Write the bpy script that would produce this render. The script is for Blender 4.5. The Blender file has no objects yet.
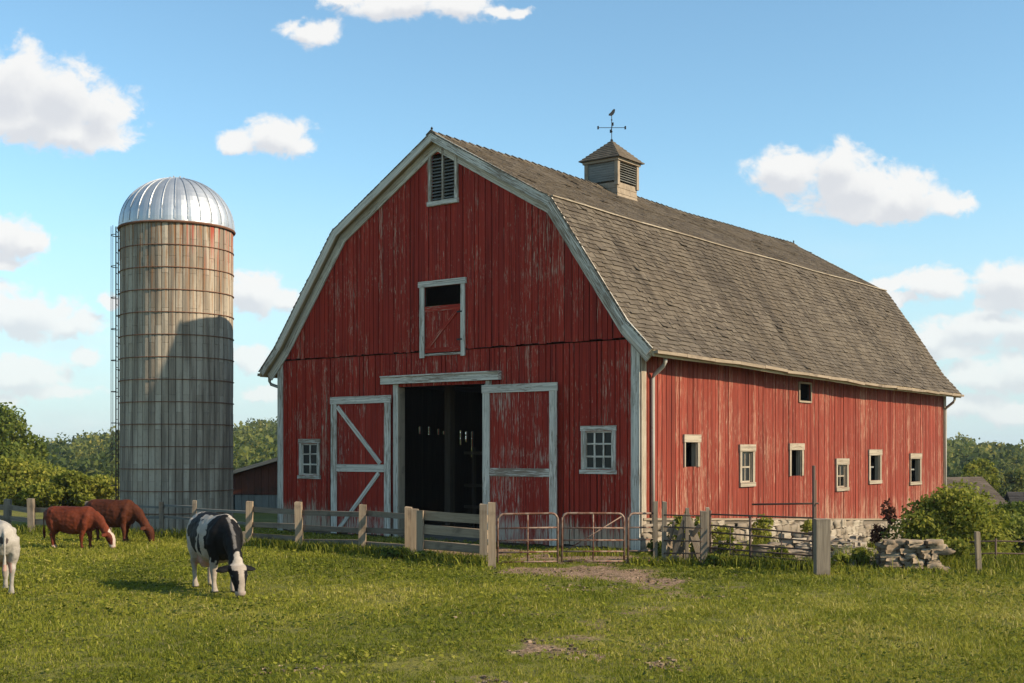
import bpy, bmesh, math, random
import numpy as np
from mathutils import Vector, Matrix, noise as mnoise
random.seed(7)
rng = np.random.default_rng(11)
scene = bpy.context.scene
COL = scene.collection
PI = math.pi

# ------------------------------------------------------------------ layout constants
TH = 0.651
UX, UY = -math.cos(TH), math.sin(TH)          # along the gable, right corner -> left corner
VX, VY = math.sin(TH), math.cos(TH)           # along the barn, front -> back
RX, RY = 2.905, 28.08                         # right front corner of the barn
BW, BL = 12.0, 21.07                          # barn width and length
CAM_H, FPX, HY = 2.333, 1236.0, 449.66
SUN_AZ, SUN_EL = math.radians(-21.5), math.radians(31)

def sstep(a, b, x):
    t = np.clip((np.asarray(x, dtype=float) - a) / (b - a), 0, 1)
    return t * t * (3 - 2 * t)

_HA = [-.7, -.38, -.33, -.22, -.15, 0, .2, .355, .414, .7]
_HZ = [-3, -3.2, .7, 3.6, 5.5, 6, 3, -.6, -5.5, -6]
def terr(x, y):
    x = np.asarray(x, dtype=float); y = np.asarray(y, dtype=float)
    dx, dy = x - RX, y - RY
    t = dx * VX + dy * VY; s = dx * UX + dy * UY
    z = -.045 * np.clip(t, 0, 24) * sstep(3, -.5, s)
    z = z + .025 * np.sin(.9 * x + .4 * y) * np.sin(.7 * y - .3 * x) * sstep(34, 20, y)
    far = -4 * sstep(45, 115, y)
    hz = np.interp(x / np.maximum(y, 1), _HA, _HZ)
    hill = (hz + 4) * sstep(115, 400, y)
    return z * sstep(70, 45, y) + far + hill
def tz(x, y): return float(terr(x, y))

# ------------------------------------------------------------------ object helpers
def thing(name, label, cat, loc=(0, 0, 0), rotz=0, group=None):
    o = bpy.data.objects.new(name, None); COL.objects.link(o)
    o.empty_display_size = .2
    o.location = loc; o.rotation_euler = (0, 0, rotz)
    o['label'] = label; o['category'] = cat
    if group: o['group'] = group
    return o
def tag(o, label, cat, group=None):
    o['label'] = label; o['category'] = cat
    if group: o['group'] = group
    return o

class MB:
    def __init__(self): self.v = []; self.f = []; self.uv = []; self.r = []
    def face(self, idx, uv, r): self.f.append(idx); self.uv.append(uv); self.r.append(r)
    def ring(self, A, B, r=None, j=0, caps=True):
        """solid between two quads A and B (4 points each); u runs A -> B"""
        if r is None: r = random.random()
        n = len(A); b = len(self.v)
        for p in list(A) + list(B):
            self.v.append((p[0] + random.uniform(-j, j), p[1] + random.uniform(-j, j), p[2] + random.uniform(-j, j)) if j else tuple(p))
        A = [Vector(p) for p in A]; B = [Vector(p) for p in B]
        ln = ((B[0] - A[0]).length + (B[n // 2] - A[n // 2]).length) / 2
        u0 = r * 13.7; c = r * 29.3
        for i in range(n):
            k = (i + 1) % n
            w = (A[k] - A[i]).length
            self.face((b + i, b + k, b + n + k, b + n + i), [(u0, c), (u0, c + w), (u0 + ln, c + w), (u0 + ln, c)], r)
            c += w
        if caps:
            self.face(tuple(b + i for i in reversed(range(n))), [(u0 + .01 * (i % 2), c + .03 * i) for i in range(n)], r)
            self.face(tuple(b + n + i for i in range(n)), [(u0 + .01 * (i % 2), c + .03 * i) for i in range(n)], r)
    def beam(self, p0, p1, w, d, up=(0, 0, 1), j=0, r=None):
        p0 = Vector(p0); p1 = Vector(p1); ax = (p1 - p0).normalized(); up = Vector(up)
        if abs(ax.dot(up.normalized())) > .98: up = Vector((0, 1, 0))
        sx = ax.cross(up).normalized(); sy = sx.cross(ax).normalized()
        o = [sx * (-w / 2) + sy * (-d / 2), sx * (w / 2) + sy * (-d / 2), sx * (w / 2) + sy * (d / 2), sx * (-w / 2) + sy * (d / 2)]
        self.ring([p0 + q for q in o], [p1 + q for q in o], r, j)
    def box(self, x0, x1, y0, y1, z0, z1, axis=2, r=None, j=0):
        if axis == 2:
            A = [(x0, y0, z0), (x1, y0, z0), (x1, y1, z0), (x0, y1, z0)]; B = [(x0, y0, z1), (x1, y0, z1), (x1, y1, z1), (x0, y1, z1)]
        elif axis == 0:
            A = [(x0, y0, z0), (x0, y1, z0), (x0, y1, z1), (x0, y0, z1)]; B = [(x1, y0, z0), (x1, y1, z0), (x1, y1, z1), (x1, y0, z1)]
        else:
            A = [(x0, y0, z0), (x0, y0, z1), (x1, y0, z1), (x1, y0, z0)]; B = [(x0, y1, z0), (x0, y1, z1), (x1, y1, z1), (x1, y1, z0)]
        self.ring(A, B, r, j)
    def tube(self, pts, rad, n=8, r=None, closed=False):
        pts = [Vector(p) for p in pts]
        if r is None: r = random.random()
        m = len(pts); b = len(self.v); rads = rad if isinstance(rad, (list, tuple)) else [rad] * m
        ref = Vector((0, 0, 1)); ln = 0
        for i, p in enumerate(pts):
            if closed: d = pts[(i + 1) % m] - pts[i - 1]
            else: d = pts[min(i + 1, m - 1)] - pts[max(i - 1, 0)]
            d.normalize()
            if abs(d.dot(ref)) > .95: rf = Vector((0, 1, 0))
            else: rf = ref
            sx = d.cross(rf).normalized(); sy = sx.cross(d)
            for k in range(n):
                a = 2 * PI * k / n
                q = p + (sx * math.cos(a) + sy * math.sin(a)) * rads[i]
                self.v.append(tuple(q))
        for i in range(m if closed else m - 1):
            i2 = (i + 1) % m; seg = (pts[i2] - pts[i]).length
            for k in range(n):
                k2 = (k + 1) % n
                self.face((b + i * n + k, b + i * n + k2, b + i2 * n + k2, b + i2 * n + k),
                          [(ln + r * 9, k * .05), (ln + r * 9, k * .05 + .05), (ln + seg + r * 9, k * .05 + .05), (ln + seg + r * 9, k * .05)], r)
            ln += seg
        if not closed:
            self.face(tuple(b + k for k in reversed(range(n))), [(0, 0)] * n, r)
            self.face(tuple(b + (m - 1) * n + k for k in range(n)), [(0, 0)] * n, r)
    def rock(self, c, sx, sy, sz, rot=0, r=None, rough=.16, sq=.55, n=3):
        """rounded irregular block"""
        if r is None: r = random.random()
        b = len(self.v); idx = {}
        off = Vector((random.uniform(-50, 50), random.uniform(-50, 50), random.uniform(-50, 50)))
        cr, sr = math.cos(rot), math.sin(rot)
        def vid(i, j, k):
            key = (i, j, k)
            if key not in idx:
                p = Vector((2 * i / n - 1, 2 * j / n - 1, 2 * k / n - 1))
                q = p.normalized(); p = p * sq + q * (1 - sq)
                p *= 1 + rough * mnoise.noise(p * 1.3 + off) * 1.6
                x, y, z = p.x * sx / 2, p.y * sy / 2, p.z * sz / 2
                idx[key] = len(self.v); self.v.append((c[0] + x * cr - y * sr, c[1] + x * sr + y * cr, c[2] + z))
            return idx[key]
        for a in range(3):
            for sd in (0, n):
                for i in range(n):
                    for j in range(n):
                        q = []
                        for (di, dj) in ((0, 0), (1, 0), (1, 1), (0, 1)):
                            e = [i + di, j + dj]; e.insert(a, sd); q.append(vid(*e))
                        self.face(tuple(q), [(i * .1 + r * 7, j * .1)] * 4, r)
    def build(self, name, mat, parent=None, smooth=False, loc=None):
        me = bpy.data.meshes.new(name); me.from_pydata(self.v, [], self.f)
        at = me.attributes.new('rnd', 'FLOAT', 'FACE'); at.data.foreach_set('value', np.array(self.r, dtype=np.float32))
        uvl = me.uv_layers.new(name='UVMap')
        uvl.data.foreach_set('uv', np.array([c for f in self.uv for c in f], dtype=np.float32).ravel())
        if smooth: me.polygons.foreach_set('use_smooth', np.ones(len(me.polygons), dtype=bool))
        me.materials.append(mat); me.update()
        o = bpy.data.objects.new(name, me); COL.objects.link(o)
        if parent: o.parent = parent
        if loc: o.location = loc
        return o

def np_mesh(name, V, F, rnd, mat, parent=None, smooth=False):
    """V (n,3); F list of (array of faces with equal size); rnd per face (concatenated)"""
    me = bpy.data.meshes.new(name)
    nl = sum(f.size for f in F); npoly = sum(len(f) for f in F)
    me.vertices.add(len(V)); me.vertices.foreach_set('co', np.asarray(V, dtype=np.float32).ravel())
    me.loops.add(nl); me.polygons.add(npoly)
    me.loops.foreach_set('vertex_index', np.concatenate([f.ravel() for f in F]).astype(np.int32))
    tot = np.concatenate([np.full(len(f), f.shape[1], dtype=np.int32) for f in F])
    st = np.concatenate([[0], np.cumsum(tot)[:-1]]).astype(np.int32)
    me.polygons.foreach_set('loop_start', st)
    try: me.polygons.foreach_set('loop_total', tot)
    except Exception: pass
    if smooth: me.polygons.foreach_set('use_smooth', np.ones(npoly, dtype=bool))
    me.update(calc_edges=True)
    at = me.attributes.new('rnd', 'FLOAT', 'FACE'); at.data.foreach_set('value', np.asarray(rnd, dtype=np.float32))
    me.materials.append(mat)
    o = bpy.data.objects.new(name, me); COL.objects.link(o)
    if parent: o.parent = parent
    return o

# ------------------------------------------------------------------ node helpers
class NT:
    def __init__(self, name, world=False):
        if world: self.t = name.node_tree
        else:
            self.m = bpy.data.materials.new(name); self.m.use_nodes = True; self.t = self.m.node_tree
        self.t.nodes.clear()
    def n(self, typ, **kw):
        nd = self.t.nodes.new(typ)
        for k, v in kw.items(): setattr(nd, k, v)
        return nd
    def set(self, sock, v):
        if isinstance(v, bpy.types.NodeSocket): self.t.links.new(v, sock)
        else: sock.default_value = v
    def math(self, op, a, b=0, c=0, clamp=False):
        nd = self.n('ShaderNodeMath', operation=op, use_clamp=clamp)
        self.set(nd.inputs[0], a); self.set(nd.inputs[1], b); self.set(nd.inputs[2], c); return nd.outputs[0]
    def vmath(self, op, a, b=(0, 0, 0), c=(0, 0, 0)):
        nd = self.n('ShaderNodeVectorMath', operation=op)
        self.set(nd.inputs[0], a)
        if op != 'LENGTH': self.set(nd.inputs[1], b)
        if op == 'MULTIPLY_ADD': self.set(nd.inputs[2], c)
        return nd.outputs['Value'] if op in ('LENGTH', 'DOT_PRODUCT') else nd.outputs['Vector']
    def noise(self, vec, scale, detail=4, rough=.55, dist=0):
        nd = self.n('ShaderNodeTexNoise'); self.set(nd.inputs['Vector'], vec)
        nd.inputs['Scale'].default_value = scale; nd.inputs['Detail'].default_value = detail
        nd.inputs['Roughness'].default_value = rough; nd.inputs['Distortion'].default_value = dist
        return nd.outputs['Fac']
    def smooth(self, x, a, b, lo=0, hi=1):
        nd = self.n('ShaderNodeMapRange', interpolation_type='SMOOTHSTEP')
        self.set(nd.inputs[0], x)
        for i, q in enumerate((a, b, lo, hi)): self.set(nd.inputs[i + 1], q)
        return nd.outputs[0]
    def mix(self, f, a, b, mode='MIX'):
        nd = self.n('ShaderNodeMix', data_type='RGBA', blend_type=mode)
        def c(v): return (*v, 1) if isinstance(v, tuple) and len(v) == 3 else v
        self.set(nd.inputs['Factor'], f); self.set(nd.inputs['A'], c(a)); self.set(nd.inputs['B'], c(b))
        return [o for o in nd.outputs if o.type == 'RGBA'][0]
    def attr(self, name, out='Fac'):
        return self.n('ShaderNodeAttribute', attribute_name=name).outputs[out]
    def comb(self, x, y, z):
        nd = self.n('ShaderNodeCombineXYZ'); self.set(nd.inputs[0], x); self.set(nd.inputs[1], y); self.set(nd.inputs[2], z); return nd.outputs[0]
    def sep(self, v):
        nd = self.n('ShaderNodeSeparateXYZ'); self.set(nd.inputs[0], v); return nd.outputs
    def obj(self): return self.n('ShaderNodeTexCoord').outputs['Object']
    def uvs(self):
        nd = self.n('ShaderNodeUVMap', uv_map='UVMap'); return self.sep(nd.outputs[0])
    def ramp(self, f, stops):
        nd = self.n('ShaderNodeValToRGB'); self.set(nd.inputs[0], f); e = nd.color_ramp.elements
        while len(e) < len(stops): e.new(.5)
        for el, (p, c) in zip(e, stops): el.position = p; el.color = (*c, 1)
        return nd.outputs[0]
    def out(self, col, rough=.8, bump=None, bs=.3, bd=.01, metal=0, spec=.3, transl=None, alpha=None):
        p = self.n('ShaderNodeBsdfPrincipled'); o = self.n('ShaderNodeOutputMaterial')
        self.set(p.inputs['Base Color'], (*col, 1) if isinstance(col, tuple) and len(col) == 3 else col)
        self.set(p.inputs['Roughness'], rough); self.set(p.inputs['Metallic'], metal)
        p.inputs['Specular IOR Level'].default_value = spec
        if bump is not None:
            b = self.n('ShaderNodeBump'); b.inputs['Strength'].default_value = bs; b.inputs['Distance'].default_value = bd
            self.set(b.inputs['Height'], bump); self.t.links.new(b.outputs[0], p.inputs['Normal'])
        sh = p.outputs[0]
        if transl:
            tr = self.n('ShaderNodeBsdfTranslucent'); self.set(tr.inputs[0], col if isinstance(col, bpy.types.NodeSocket) else (*col, 1))
            mx = self.n('ShaderNodeMixShader'); mx.inputs[0].default_value = transl
            self.t.links.new(sh, mx.inputs[1]); self.t.links.new(tr.outputs[0], mx.inputs[2]); sh = mx.outputs[0]
        self.t.links.new(sh, o.inputs[0])
        return self.m

def painted(name, c1, c2, w1, w2, thr, zwear=0, zlo=.2, zhi=1.1, soft=.1, rough=.75, patch=.35, grain=.75):
    """old paint on boards: streaks along the grain, peeled to bare wood"""
    n = NT(name); uv = n.uvs(); r = n.attr('rnd'); ob = n.obj()
    g = n.noise(n.comb(n.math('MULTIPLY', uv[0], 2.2), n.math('MULTIPLY', uv[1], 42), n.math('MULTIPLY', r, 60)), 1, 6, .62, .3)
    g2 = n.noise(n.comb(n.math('MULTIPLY', uv[0], 3.5), n.math('MULTIPLY', uv[1], 70), n.math('MULTIPLY', r, 33)), 1, 4, .6)
    pt = n.noise(ob, .55, 3, .6)
    m = n.math('ADD', n.math('MULTIPLY', g, .7), n.math('MULTIPLY', pt, patch))
    m = n.math('ADD', m, n.math('MULTIPLY', n.math('SUBTRACT', g2, .5), .25))
    m = n.math('ADD', m, n.math('MULTIPLY', n.math('SUBTRACT', r, .5), .10))
    fk = n.noise(n.comb(n.math('MULTIPLY', uv[0], 5), n.math('MULTIPLY', uv[1], 58), n.math('MULTIPLY', r, 17)), 1, 3, .6)
    m = n.math('ADD', m, n.math('MULTIPLY', n.smooth(fk, .57, .70), n.smooth(pt, .36, .62, .03, .17)))
    if zwear: m = n.math('ADD', m, n.smooth(n.sep(ob)[2], zhi, zlo, 0, zwear))
    mask = n.smooth(m, thr, thr + soft)
    pc = n.mix(n.math('ADD', n.math('MULTIPLY', r, .55), n.math('MULTIPLY', g2, .45), clamp=True), c1, c2)
    g3 = n.noise(n.comb(n.math('MULTIPLY', uv[0], .45), n.math('MULTIPLY', uv[1], 38), n.math('MULTIPLY', r, 91)), 1, 5, .7, .2)
    pc = n.mix(n.smooth(g3, .46, .66, 0, grain), pc, tuple(c * .42 for c in c1))
    pc = n.mix(n.smooth(g3, .50, .30, 0, grain * .6), pc, tuple(min(1, c * 1.35) for c in c2))
    wc = n.mix(g2, w1, w2)
    col = n.mix(mask, pc, wc)
    return n.out(col, rough, n.math('SUBTRACT', g2, n.math('MULTIPLY', mask, .5)), .5, .006, spec=.2)

def wood(name, c1, c2, dark=None, rough=.85):
    n = NT(name); uv = n.uvs(); r = n.attr('rnd')
    g = n.noise(n.comb(n.math('MULTIPLY', uv[0], 1.6), n.math('MULTIPLY', uv[1], 32), n.math('MULTIPLY', r, 60)), 1, 6, .65, .4)
    b = n.noise(n.obj(), 2.2, 3, .6)
    f = n.math('ADD', n.math('MULTIPLY', n.smooth(g, .3, .7), .6), n.math('MULTIPLY', r, .4))
    col = n.mix(f, c1, c2)
    if dark: col = n.mix(n.smooth(b, .52, .72, 0, .7), col, dark)
    return n.out(col, rough, g, .6, .006, spec=.15)

M = {}
M['red'] = painted('red_siding_paint', (.235, .015, .006), (.40, .034, .015), (.38, .25, .16), (.50, .39, .29), .56, zwear=.24, zlo=.1, zhi=1.15, patch=.27, soft=.12)
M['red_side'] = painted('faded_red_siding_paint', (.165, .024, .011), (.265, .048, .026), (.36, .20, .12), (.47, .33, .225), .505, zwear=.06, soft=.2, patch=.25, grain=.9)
M['trim'] = painted('weathered_white_paint', (.56, .50, .41), (.72, .655, .55), (.17, .125, .09), (.31, .235, .165), .49, soft=.10, patch=.3)
M['trim_tan'] = painted('weathered_cream_paint', (.30, .24, .17), (.42, .35, .26), (.15, .105, .07), (.25, .185, .125), .50, soft=.14, patch=.3)
M['soffit'] = wood('soffit_boards', (.34, .25, .14), (.46, .35, .21))
M['fence'] = wood('grey_fence_wood', (.13, .10, .073), (.31, .25, .18), (.08, .062, .046))
M['fence_dark'] = wood('dark_grey_rail_wood', (.11, .085, .065), (.24, .195, .145), (.065, .05, .038))  # darker grey wood for the rails of the three-rail fence
M['fence_tan'] = wood('tan_fence_wood', (.19, .135, .088), (.37, .28, .19), (.105, .075, .053))
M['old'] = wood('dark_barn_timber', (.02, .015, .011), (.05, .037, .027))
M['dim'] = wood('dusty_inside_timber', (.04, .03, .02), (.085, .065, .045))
M['greywood'] = wood('grey_weathered_boards', (.12, .115, .10), (.26, .25, .22), (.085, .075, .06))
M['tanwood'] = wood('tan_weathered_boards', (.20, .15, .10), (.36, .28, .20), (.12, .09, .065))

def m_shingle(name, c1, c2, c3):
    n = NT(name); r = n.attr('rnd'); uv = n.uvs(); ob = n.obj()
    b = n.noise(ob, .35, 4, .6); g = n.noise(n.comb(n.math('MULTIPLY', uv[0], 6), n.math('MULTIPLY', uv[1], 30), r), 1, 4, .6)
    col = n.mix(r, c1, c2); col = n.mix(n.smooth(b, .42, .68, 0, .65), col, c3)
    col = n.mix(n.smooth(g, .4, .75, 0, .5), col, c1)
    so_ = n.sep(ob); rs = n.noise(n.comb(n.math('ADD', n.math('MULTIPLY', so_[1], 1.5), n.math('MULTIPLY', so_[0], .25)), n.math('MULTIPLY', so_[2], .22), 0), 1, 5, .62)
    col = n.mix(n.smooth(rs, .47, .68, 0, .62), col, tuple(q * .55 for q in c1)); col = n.mix(n.smooth(rs, .45, .28, 0, .4), col, tuple(q * 1.2 for q in c2))
    return n.out(col, .9, g, .5, .008, spec=.15)
M['shingle'] = m_shingle('weathered_wood_shingle', (.078, .060, .043), (.148, .118, .085), (.125, .095, .063))

def m_metal(name, c1, c2, rough, metal, rust=None, thr=.55):
    n = NT(name); ob = n.obj(); a = n.noise(ob, 3.0, 5, .6); col = n.mix(a, c1, c2)
    if rust: col = n.mix(n.smooth(n.noise(ob, 7, 5, .65), thr, thr + .12), col, rust)
    return n.out(col, n.math('ADD', rough, n.math('MULTIPLY', a, .2)), a, .15, .01, metal=metal, spec=.4)
M['dome'] = m_metal('galvanised_dome', (.42, .43, .44), (.58, .59, .60), .38, .7)
M['rust'] = m_metal('rusty_steel', (.13, .055, .03), (.24, .12, .07), .75, .2)
M['gate'] = m_metal('worn_gate_tube', (.16, .10, .07), (.29, .20, .15), .6, .2, (.14, .055, .03), .45)
M['pipe'] = m_metal('dark_rusty_pipe', (.06, .036, .026), (.13, .08, .055), .7, .2)
M['iron'] = m_metal('black_iron', (.02, .02, .02), (.05, .05, .05), .6, .4)
M['spout'] = m_metal('downspout_metal', (.33, .29, .24), (.46, .42, .36), .5, .3, (.22, .13, .08), .6)

def m_glass():
    n = NT('old_window_glass'); a = n.noise(n.obj(), 2, 3)
    return n.out(n.mix(a, (.010, .011, .011), (.03, .032, .03)), .2, a, .05, .01, spec=.22)
M['glass'] = m_glass()

def m_stone(name, c1, c2, c3, sc=5):
    n = NT(name); r = n.attr('rnd'); ob = n.obj()
    a = n.noise(ob, sc, 6, .62); b = n.noise(ob, sc * 4, 4, .6)
    col = n.mix(r, c1, c2); col = n.mix(n.smooth(a, .45, .65, 0, .7), col, c3)
    return n.out(col, .92, n.math('ADD', a, n.math('MULTIPLY', b, .4)), .7, .02, spec=.1)
M['stone'] = m_stone('field_stone', (.19, .15, .11), (.36, .30, .225), (.27, .205, .14))
M['stone_dark'] = m_stone('dry_stone', (.165, .122, .083), (.31, .24, .165), (.21, .15, .10))
M['clod'] = m_stone('soil_clods', (.13, .085, .05), (.30, .22, .15), (.20, .14, .09))
M['mortar'] = m_stone('lime_mortar', (.10, .08, .06), (.18, .145, .11), (.14, .11, .08), 9)

def m_silo():
    n = NT('silo_concrete'); uv = n.uvs(); r = n.attr('rnd'); ob = n.obj(); s = n.sep(ob)
    # stains run down the wall: noise stretched along the height
    ang = n.math('ARCTAN2', s[1], s[0])
    st = n.noise(n.comb(n.math('MULTIPLY', ang, 6), n.math('MULTIPLY', s[2], .22), 0), 1, 5, .6)
    st2 = n.noise(n.comb(n.math('MULTIPLY', ang, 22), n.math('MULTIPLY', s[2], .5), 3), 1, 5, .6)
    fine = n.noise(ob, 9, 5, .65)
    col = n.mix(r, (.33, .27, .20), (.43, .365, .28))
    col = n.mix(n.smooth(st, .42, .62, 0, .8), col, (.15, .12, .09))
    col = n.mix(n.smooth(fine, .5, .75, 0, .45), col, (.16, .14, .12))
    top = n.smooth(s[2], 4.2, 8.8)
    col = n.mix(n.math('MULTIPLY', n.smooth(st2, .5, .62), n.math('MULTIPLY', top, .9)), col, (.25, .12, .05))
    redz = n.smooth(s[2], 6.9, 8.6); side = n.smooth(ang, -1.5, -.9)
    st3 = n.noise(n.comb(n.math('MULTIPLY', ang, 13), n.math('MULTIPLY', s[2], .25), 9), 1, 4, .6)
    col = n.mix(n.math('MULTIPLY', n.math('MULTIPLY', n.smooth(st3, .5, .58), redz), n.math('MULTIPLY', side, .9)), col, (.33, .05, .03))
    return n.out(col, .9, fine, .5, .01, spec=.15)
M['silo'] = m_silo()

def m_ground():
    n = NT('pasture_soil'); ob = n.obj(); d = n.attr('dirt')
    a = n.noise(ob, .5, 5, .6); b = n.noise(ob, 5, 5, .65); c = n.noise(ob, 28, 4, .7)
    g = n.mix(n.smooth(a, .35, .65), (.12, .125, .022), (.20, .18, .04))
    g = n.mix(n.smooth(b, .45, .7, 0, .75), g, (.13, .115, .045)); g = n.mix(n.smooth(c, .5, .7, 0, .6), g, (.04, .05, .014))
    so = n.mix(n.smooth(c, .38, .62), (.14, .078, .045), (.36, .245, .16)); so = n.mix(n.smooth(b, .48, .66, 0, .7), so, (.10, .075, .04))
    col = n.mix(n.smooth(n.math('ADD', d, n.math('MULTIPLY', n.math('SUBTRACT', b, .5), .8)), .35, .6), g, so)
    return n.out(col, .95, n.math('ADD', b, n.math('MULTIPLY', c, .5)), 1, .05, spec=.1)
M['ground'] = m_ground()

def m_leaf(name, stops, transl=.3, rough=.6):
    n = NT(name); return n.out(n.ramp(n.attr('rnd'), stops), rough, spec=.12, transl=transl)
M['grass'] = m_leaf('grass_blades', [(0, (.045, .066, .007)), (.45, (.205, .216, .021)), (.75, (.33, .30, .042)), (1, (.52, .42, .15))], .42)
M['leaf'] = m_leaf('broad_leaf', [(0, (.045, .07, .013)), (.5, (.125, .16, .026)), (1, (.25, .26, .045))], .45)
M['leaf_yel'] = m_leaf('yellow_green_leaf', [(0, (.075, .095, .012)), (.5, (.20, .215, .028)), (1, (.36, .33, .055))], .48)
M['leaf_wood'] = m_leaf('woodland_leaf', [(0, (.036, .056, .020)), (.4, (.10, .128, .032)), (.75, (.18, .185, .04)), (1, (.31, .26, .055))], .42)
M['leaf_red'] = m_leaf('russet_leaf', [(0, (.07, .03, .015)), (1, (.16, .06, .035))], .3)
def m_bark():
    n = NT('bark'); a = n.noise(n.obj(), 8, 5, .6); return n.out(n.mix(a, (.05, .04, .03), (.13, .10, .075)), .9, a, .7, .03)
M['bark'] = m_bark()
def m_coat(name):
    n = NT(name); ob = n.obj(); a = n.noise(ob, 26, 4, .6); nd = n.n('ShaderNodeAttribute', attribute_name='coat')
    col = n.mix(n.math('MULTIPLY', a, .45), nd.outputs['Color'], (.0, .0, .0), 'MIX')
    return n.out(col, .68, a, .35, .012, spec=.1)
M['coat'] = m_coat('short_hair_coat')
M['eye'] = NT('eye_wet').out((.008, .006, .005), .1, spec=.6)
def m_floor():
    n = NT('barn_dirt_floor'); a = n.noise(n.obj(), 3, 5); return n.out(n.mix(a, (.14, .11, .075), (.26, .20, .14)), .95, a, .5, .03)
M['floor'] = m_floor()

# ------------------------------------------------------------------ BARN
barn = thing('barn', 'large weathered red gambrel-roofed barn with sliding doors and a cupola', 'barn', (RX, RY, 0), -TH)
PROF = [(-.5, 4.58), (.15, 5.24), (2.25, 8.27), (6.0, 10.41), (9.55, 8.27), (11.85, 5.24), (12.5, 4.58)]
def roof_z(s): return float(np.interp(s, [p[0] for p in PROF], [p[1] for p in PROF]))
def warp(t, z):
    lowish = min(max((6.8 - z) / 2.2, 0), 1)
    return -.25 * (max(t, 0) / BL) * lowish + .022 * math.sin(t * .75 + z) * math.sin(t * .31 + 1) - .075 * math.sin(PI * min(max(t / BL, 0), 1)) ** 1.5 * (1 if z > 9.5 else .6)
FO = .29

def P_gable(a, d, z): return (-a, -d, z)
def P_side(a, d, z): return (d, a, z)
def P_left(a, d, z): return (-BW - d, a, z)
def P_back(a, d, z): return (-a, BL + d, z)

def siding(mb, bk, place, a0, a1, top, bot, openings, d=0.0, wmin=.13, wmax=.24):
    edges = set()
    a = a0
    while a < a1 - .1: edges.add(round(a, 3)); a += random.uniform(wmin, wmax)
    edges.add(a1); hard = set()
    for o in openings:
        for q in o[:2]:
            if a0 < q < a1: edges.add(q); hard.add(q)
    for q in (2.25, 6.0, 9.55):
        if a0 < q < a1 and place in (P_gable, P_back): edges.add(q); hard.add(q)
    E = sorted(edges)
    E2 = [E[0]]
    for q in E[1:]:
        if q - E2[-1] < .045:
            if q in hard or q == a1: E2[-1] = q if E2[-1] not in hard else E2[-1]
            continue
        E2.append(q)
    if E2[-1] != a1: E2[-1] = a1
    for x0, x1 in zip(E2[:-1], E2[1:]):
        mid = (x0 + x1) / 2
        cuts = sorted([(o[2], o[3]) for o in openings if o[0] - .001 <= mid <= o[1] + .001])
        g = random.choice([.006, .009, .011, .014, .019]); off = random.uniform(-.006, .008); rr = random.random()
        segs = []; z = None
        for c in cuts: segs.append((z, c[0])); z = c[1]
        segs.append((z, None))
        for zb, zt in segs:
            b0, b1 = (bot(x0), bot(x1)) if zb is None else (zb, zb)
            t0, t1 = (top(x0), top(x1)) if zt is None else (zt, zt)
            if min(t0 - b0, t1 - b1) < .02: continue
            if zb is None:
                q = random.uniform(0, .04); b0 += q; b1 += q
            gl = 0 if x0 in hard else g; gr_ = 0 if x1 in hard else g
            F = d + .03 + off; K = d + .002
            mb.ring([place(x0 + gl, K, b0), place(x1 - gr_, K, b1), place(x1 - gr_, F, b1), place(x0 + gl, F, b0)],
                    [place(x0 + gl, K, t0), place(x1 - gr_, K, t1), place(x1 - gr_, F, t1), place(x0 + gl, F, t0)], rr)
            bk.ring([place(x0, d - .05, b0), place(x1, d - .05, b1), place(x1, d - .001, b1), place(x0, d - .001, b0)],
                    [place(x0, d - .05, t0), place(x1, d - .05, t1), place(x1, d - .001, t1), place(x0, d - .001, t0)], rr)

SEAM = 4.86
# openings (a0,a1,z0,z1)
DOOR = (4.42, 7.38, .0, 3.98); HAY = (5.21, 6.44, 4.80, 6.52)
GW_L = (10.42, 11.05, 1.63, 2.50); GW_R = (.72, 1.47, 1.88, 2.76)
gt = lambda s: roof_z(s) - .15
wall_mb, back_mb = MB(), MB()
siding(wall_mb, back_mb, P_gable, 0, BW, lambda s: SEAM - .008, lambda s: .06, [DOOR, (HAY[0], HAY[1], HAY[2], SEAM), GW_L, GW_R])
up_mb = MB()
siding(wall_mb, back_mb, P_gable, 0.0, BW, gt, lambda s: SEAM + .006, [(HAY[0], HAY[1], SEAM + .0, HAY[3]), (5.40, 6.18, 8.70, 9.91)], d=.032)
w = wall_mb.build('wall', M['red'], barn); w['label'] = 'front gable wall of dark red boards with peeling paint'
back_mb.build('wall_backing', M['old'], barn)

SW = [(1.84, 2.72, 1.79, 2.68), (4.79, 5.70, 1.35, 2.45), (7.79, 8.77, 1.47, 2.49), (11.04, 12.03, 1.07, 2.05), (13.64, 14.75, 1.23, 2.32), (17.31, 18.49, 1.11, 2.19), (8.44, 9.32, 3.67, 4.24)]
def side_bot(t): return .75 - .045 * t
def side_top(t): return roof_z(0) - .16 + warp(t, 4.9)
sw_mb, sb_mb = MB(), MB()
so = []
for i, (a, b, c, d) in enumerate(SW):
    if i == 6: so.append((a + .06, b - .06, c + .05, d - .04))
    else: so.append((a + .14, b - .14, c + .13, d - .17))
siding(sw_mb, sb_mb, P_side, 0.0, BL, side_top, side_bot, so, wmin=.15, wmax=.27)
w = sw_mb.build('wall', M['red_side'], barn); w['label'] = 'long side wall of sun-faded red boards'
sb_mb.build('wall_backing', M['old'], barn)
lw, lb = MB(), MB()
def slot_t(px):
    k = (px - 512) / FPX
    ax, ay = RX + UX * BW, RY + UY * BW
    return (k * ay - ax) / (VX - k * VY)
slots = []
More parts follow.
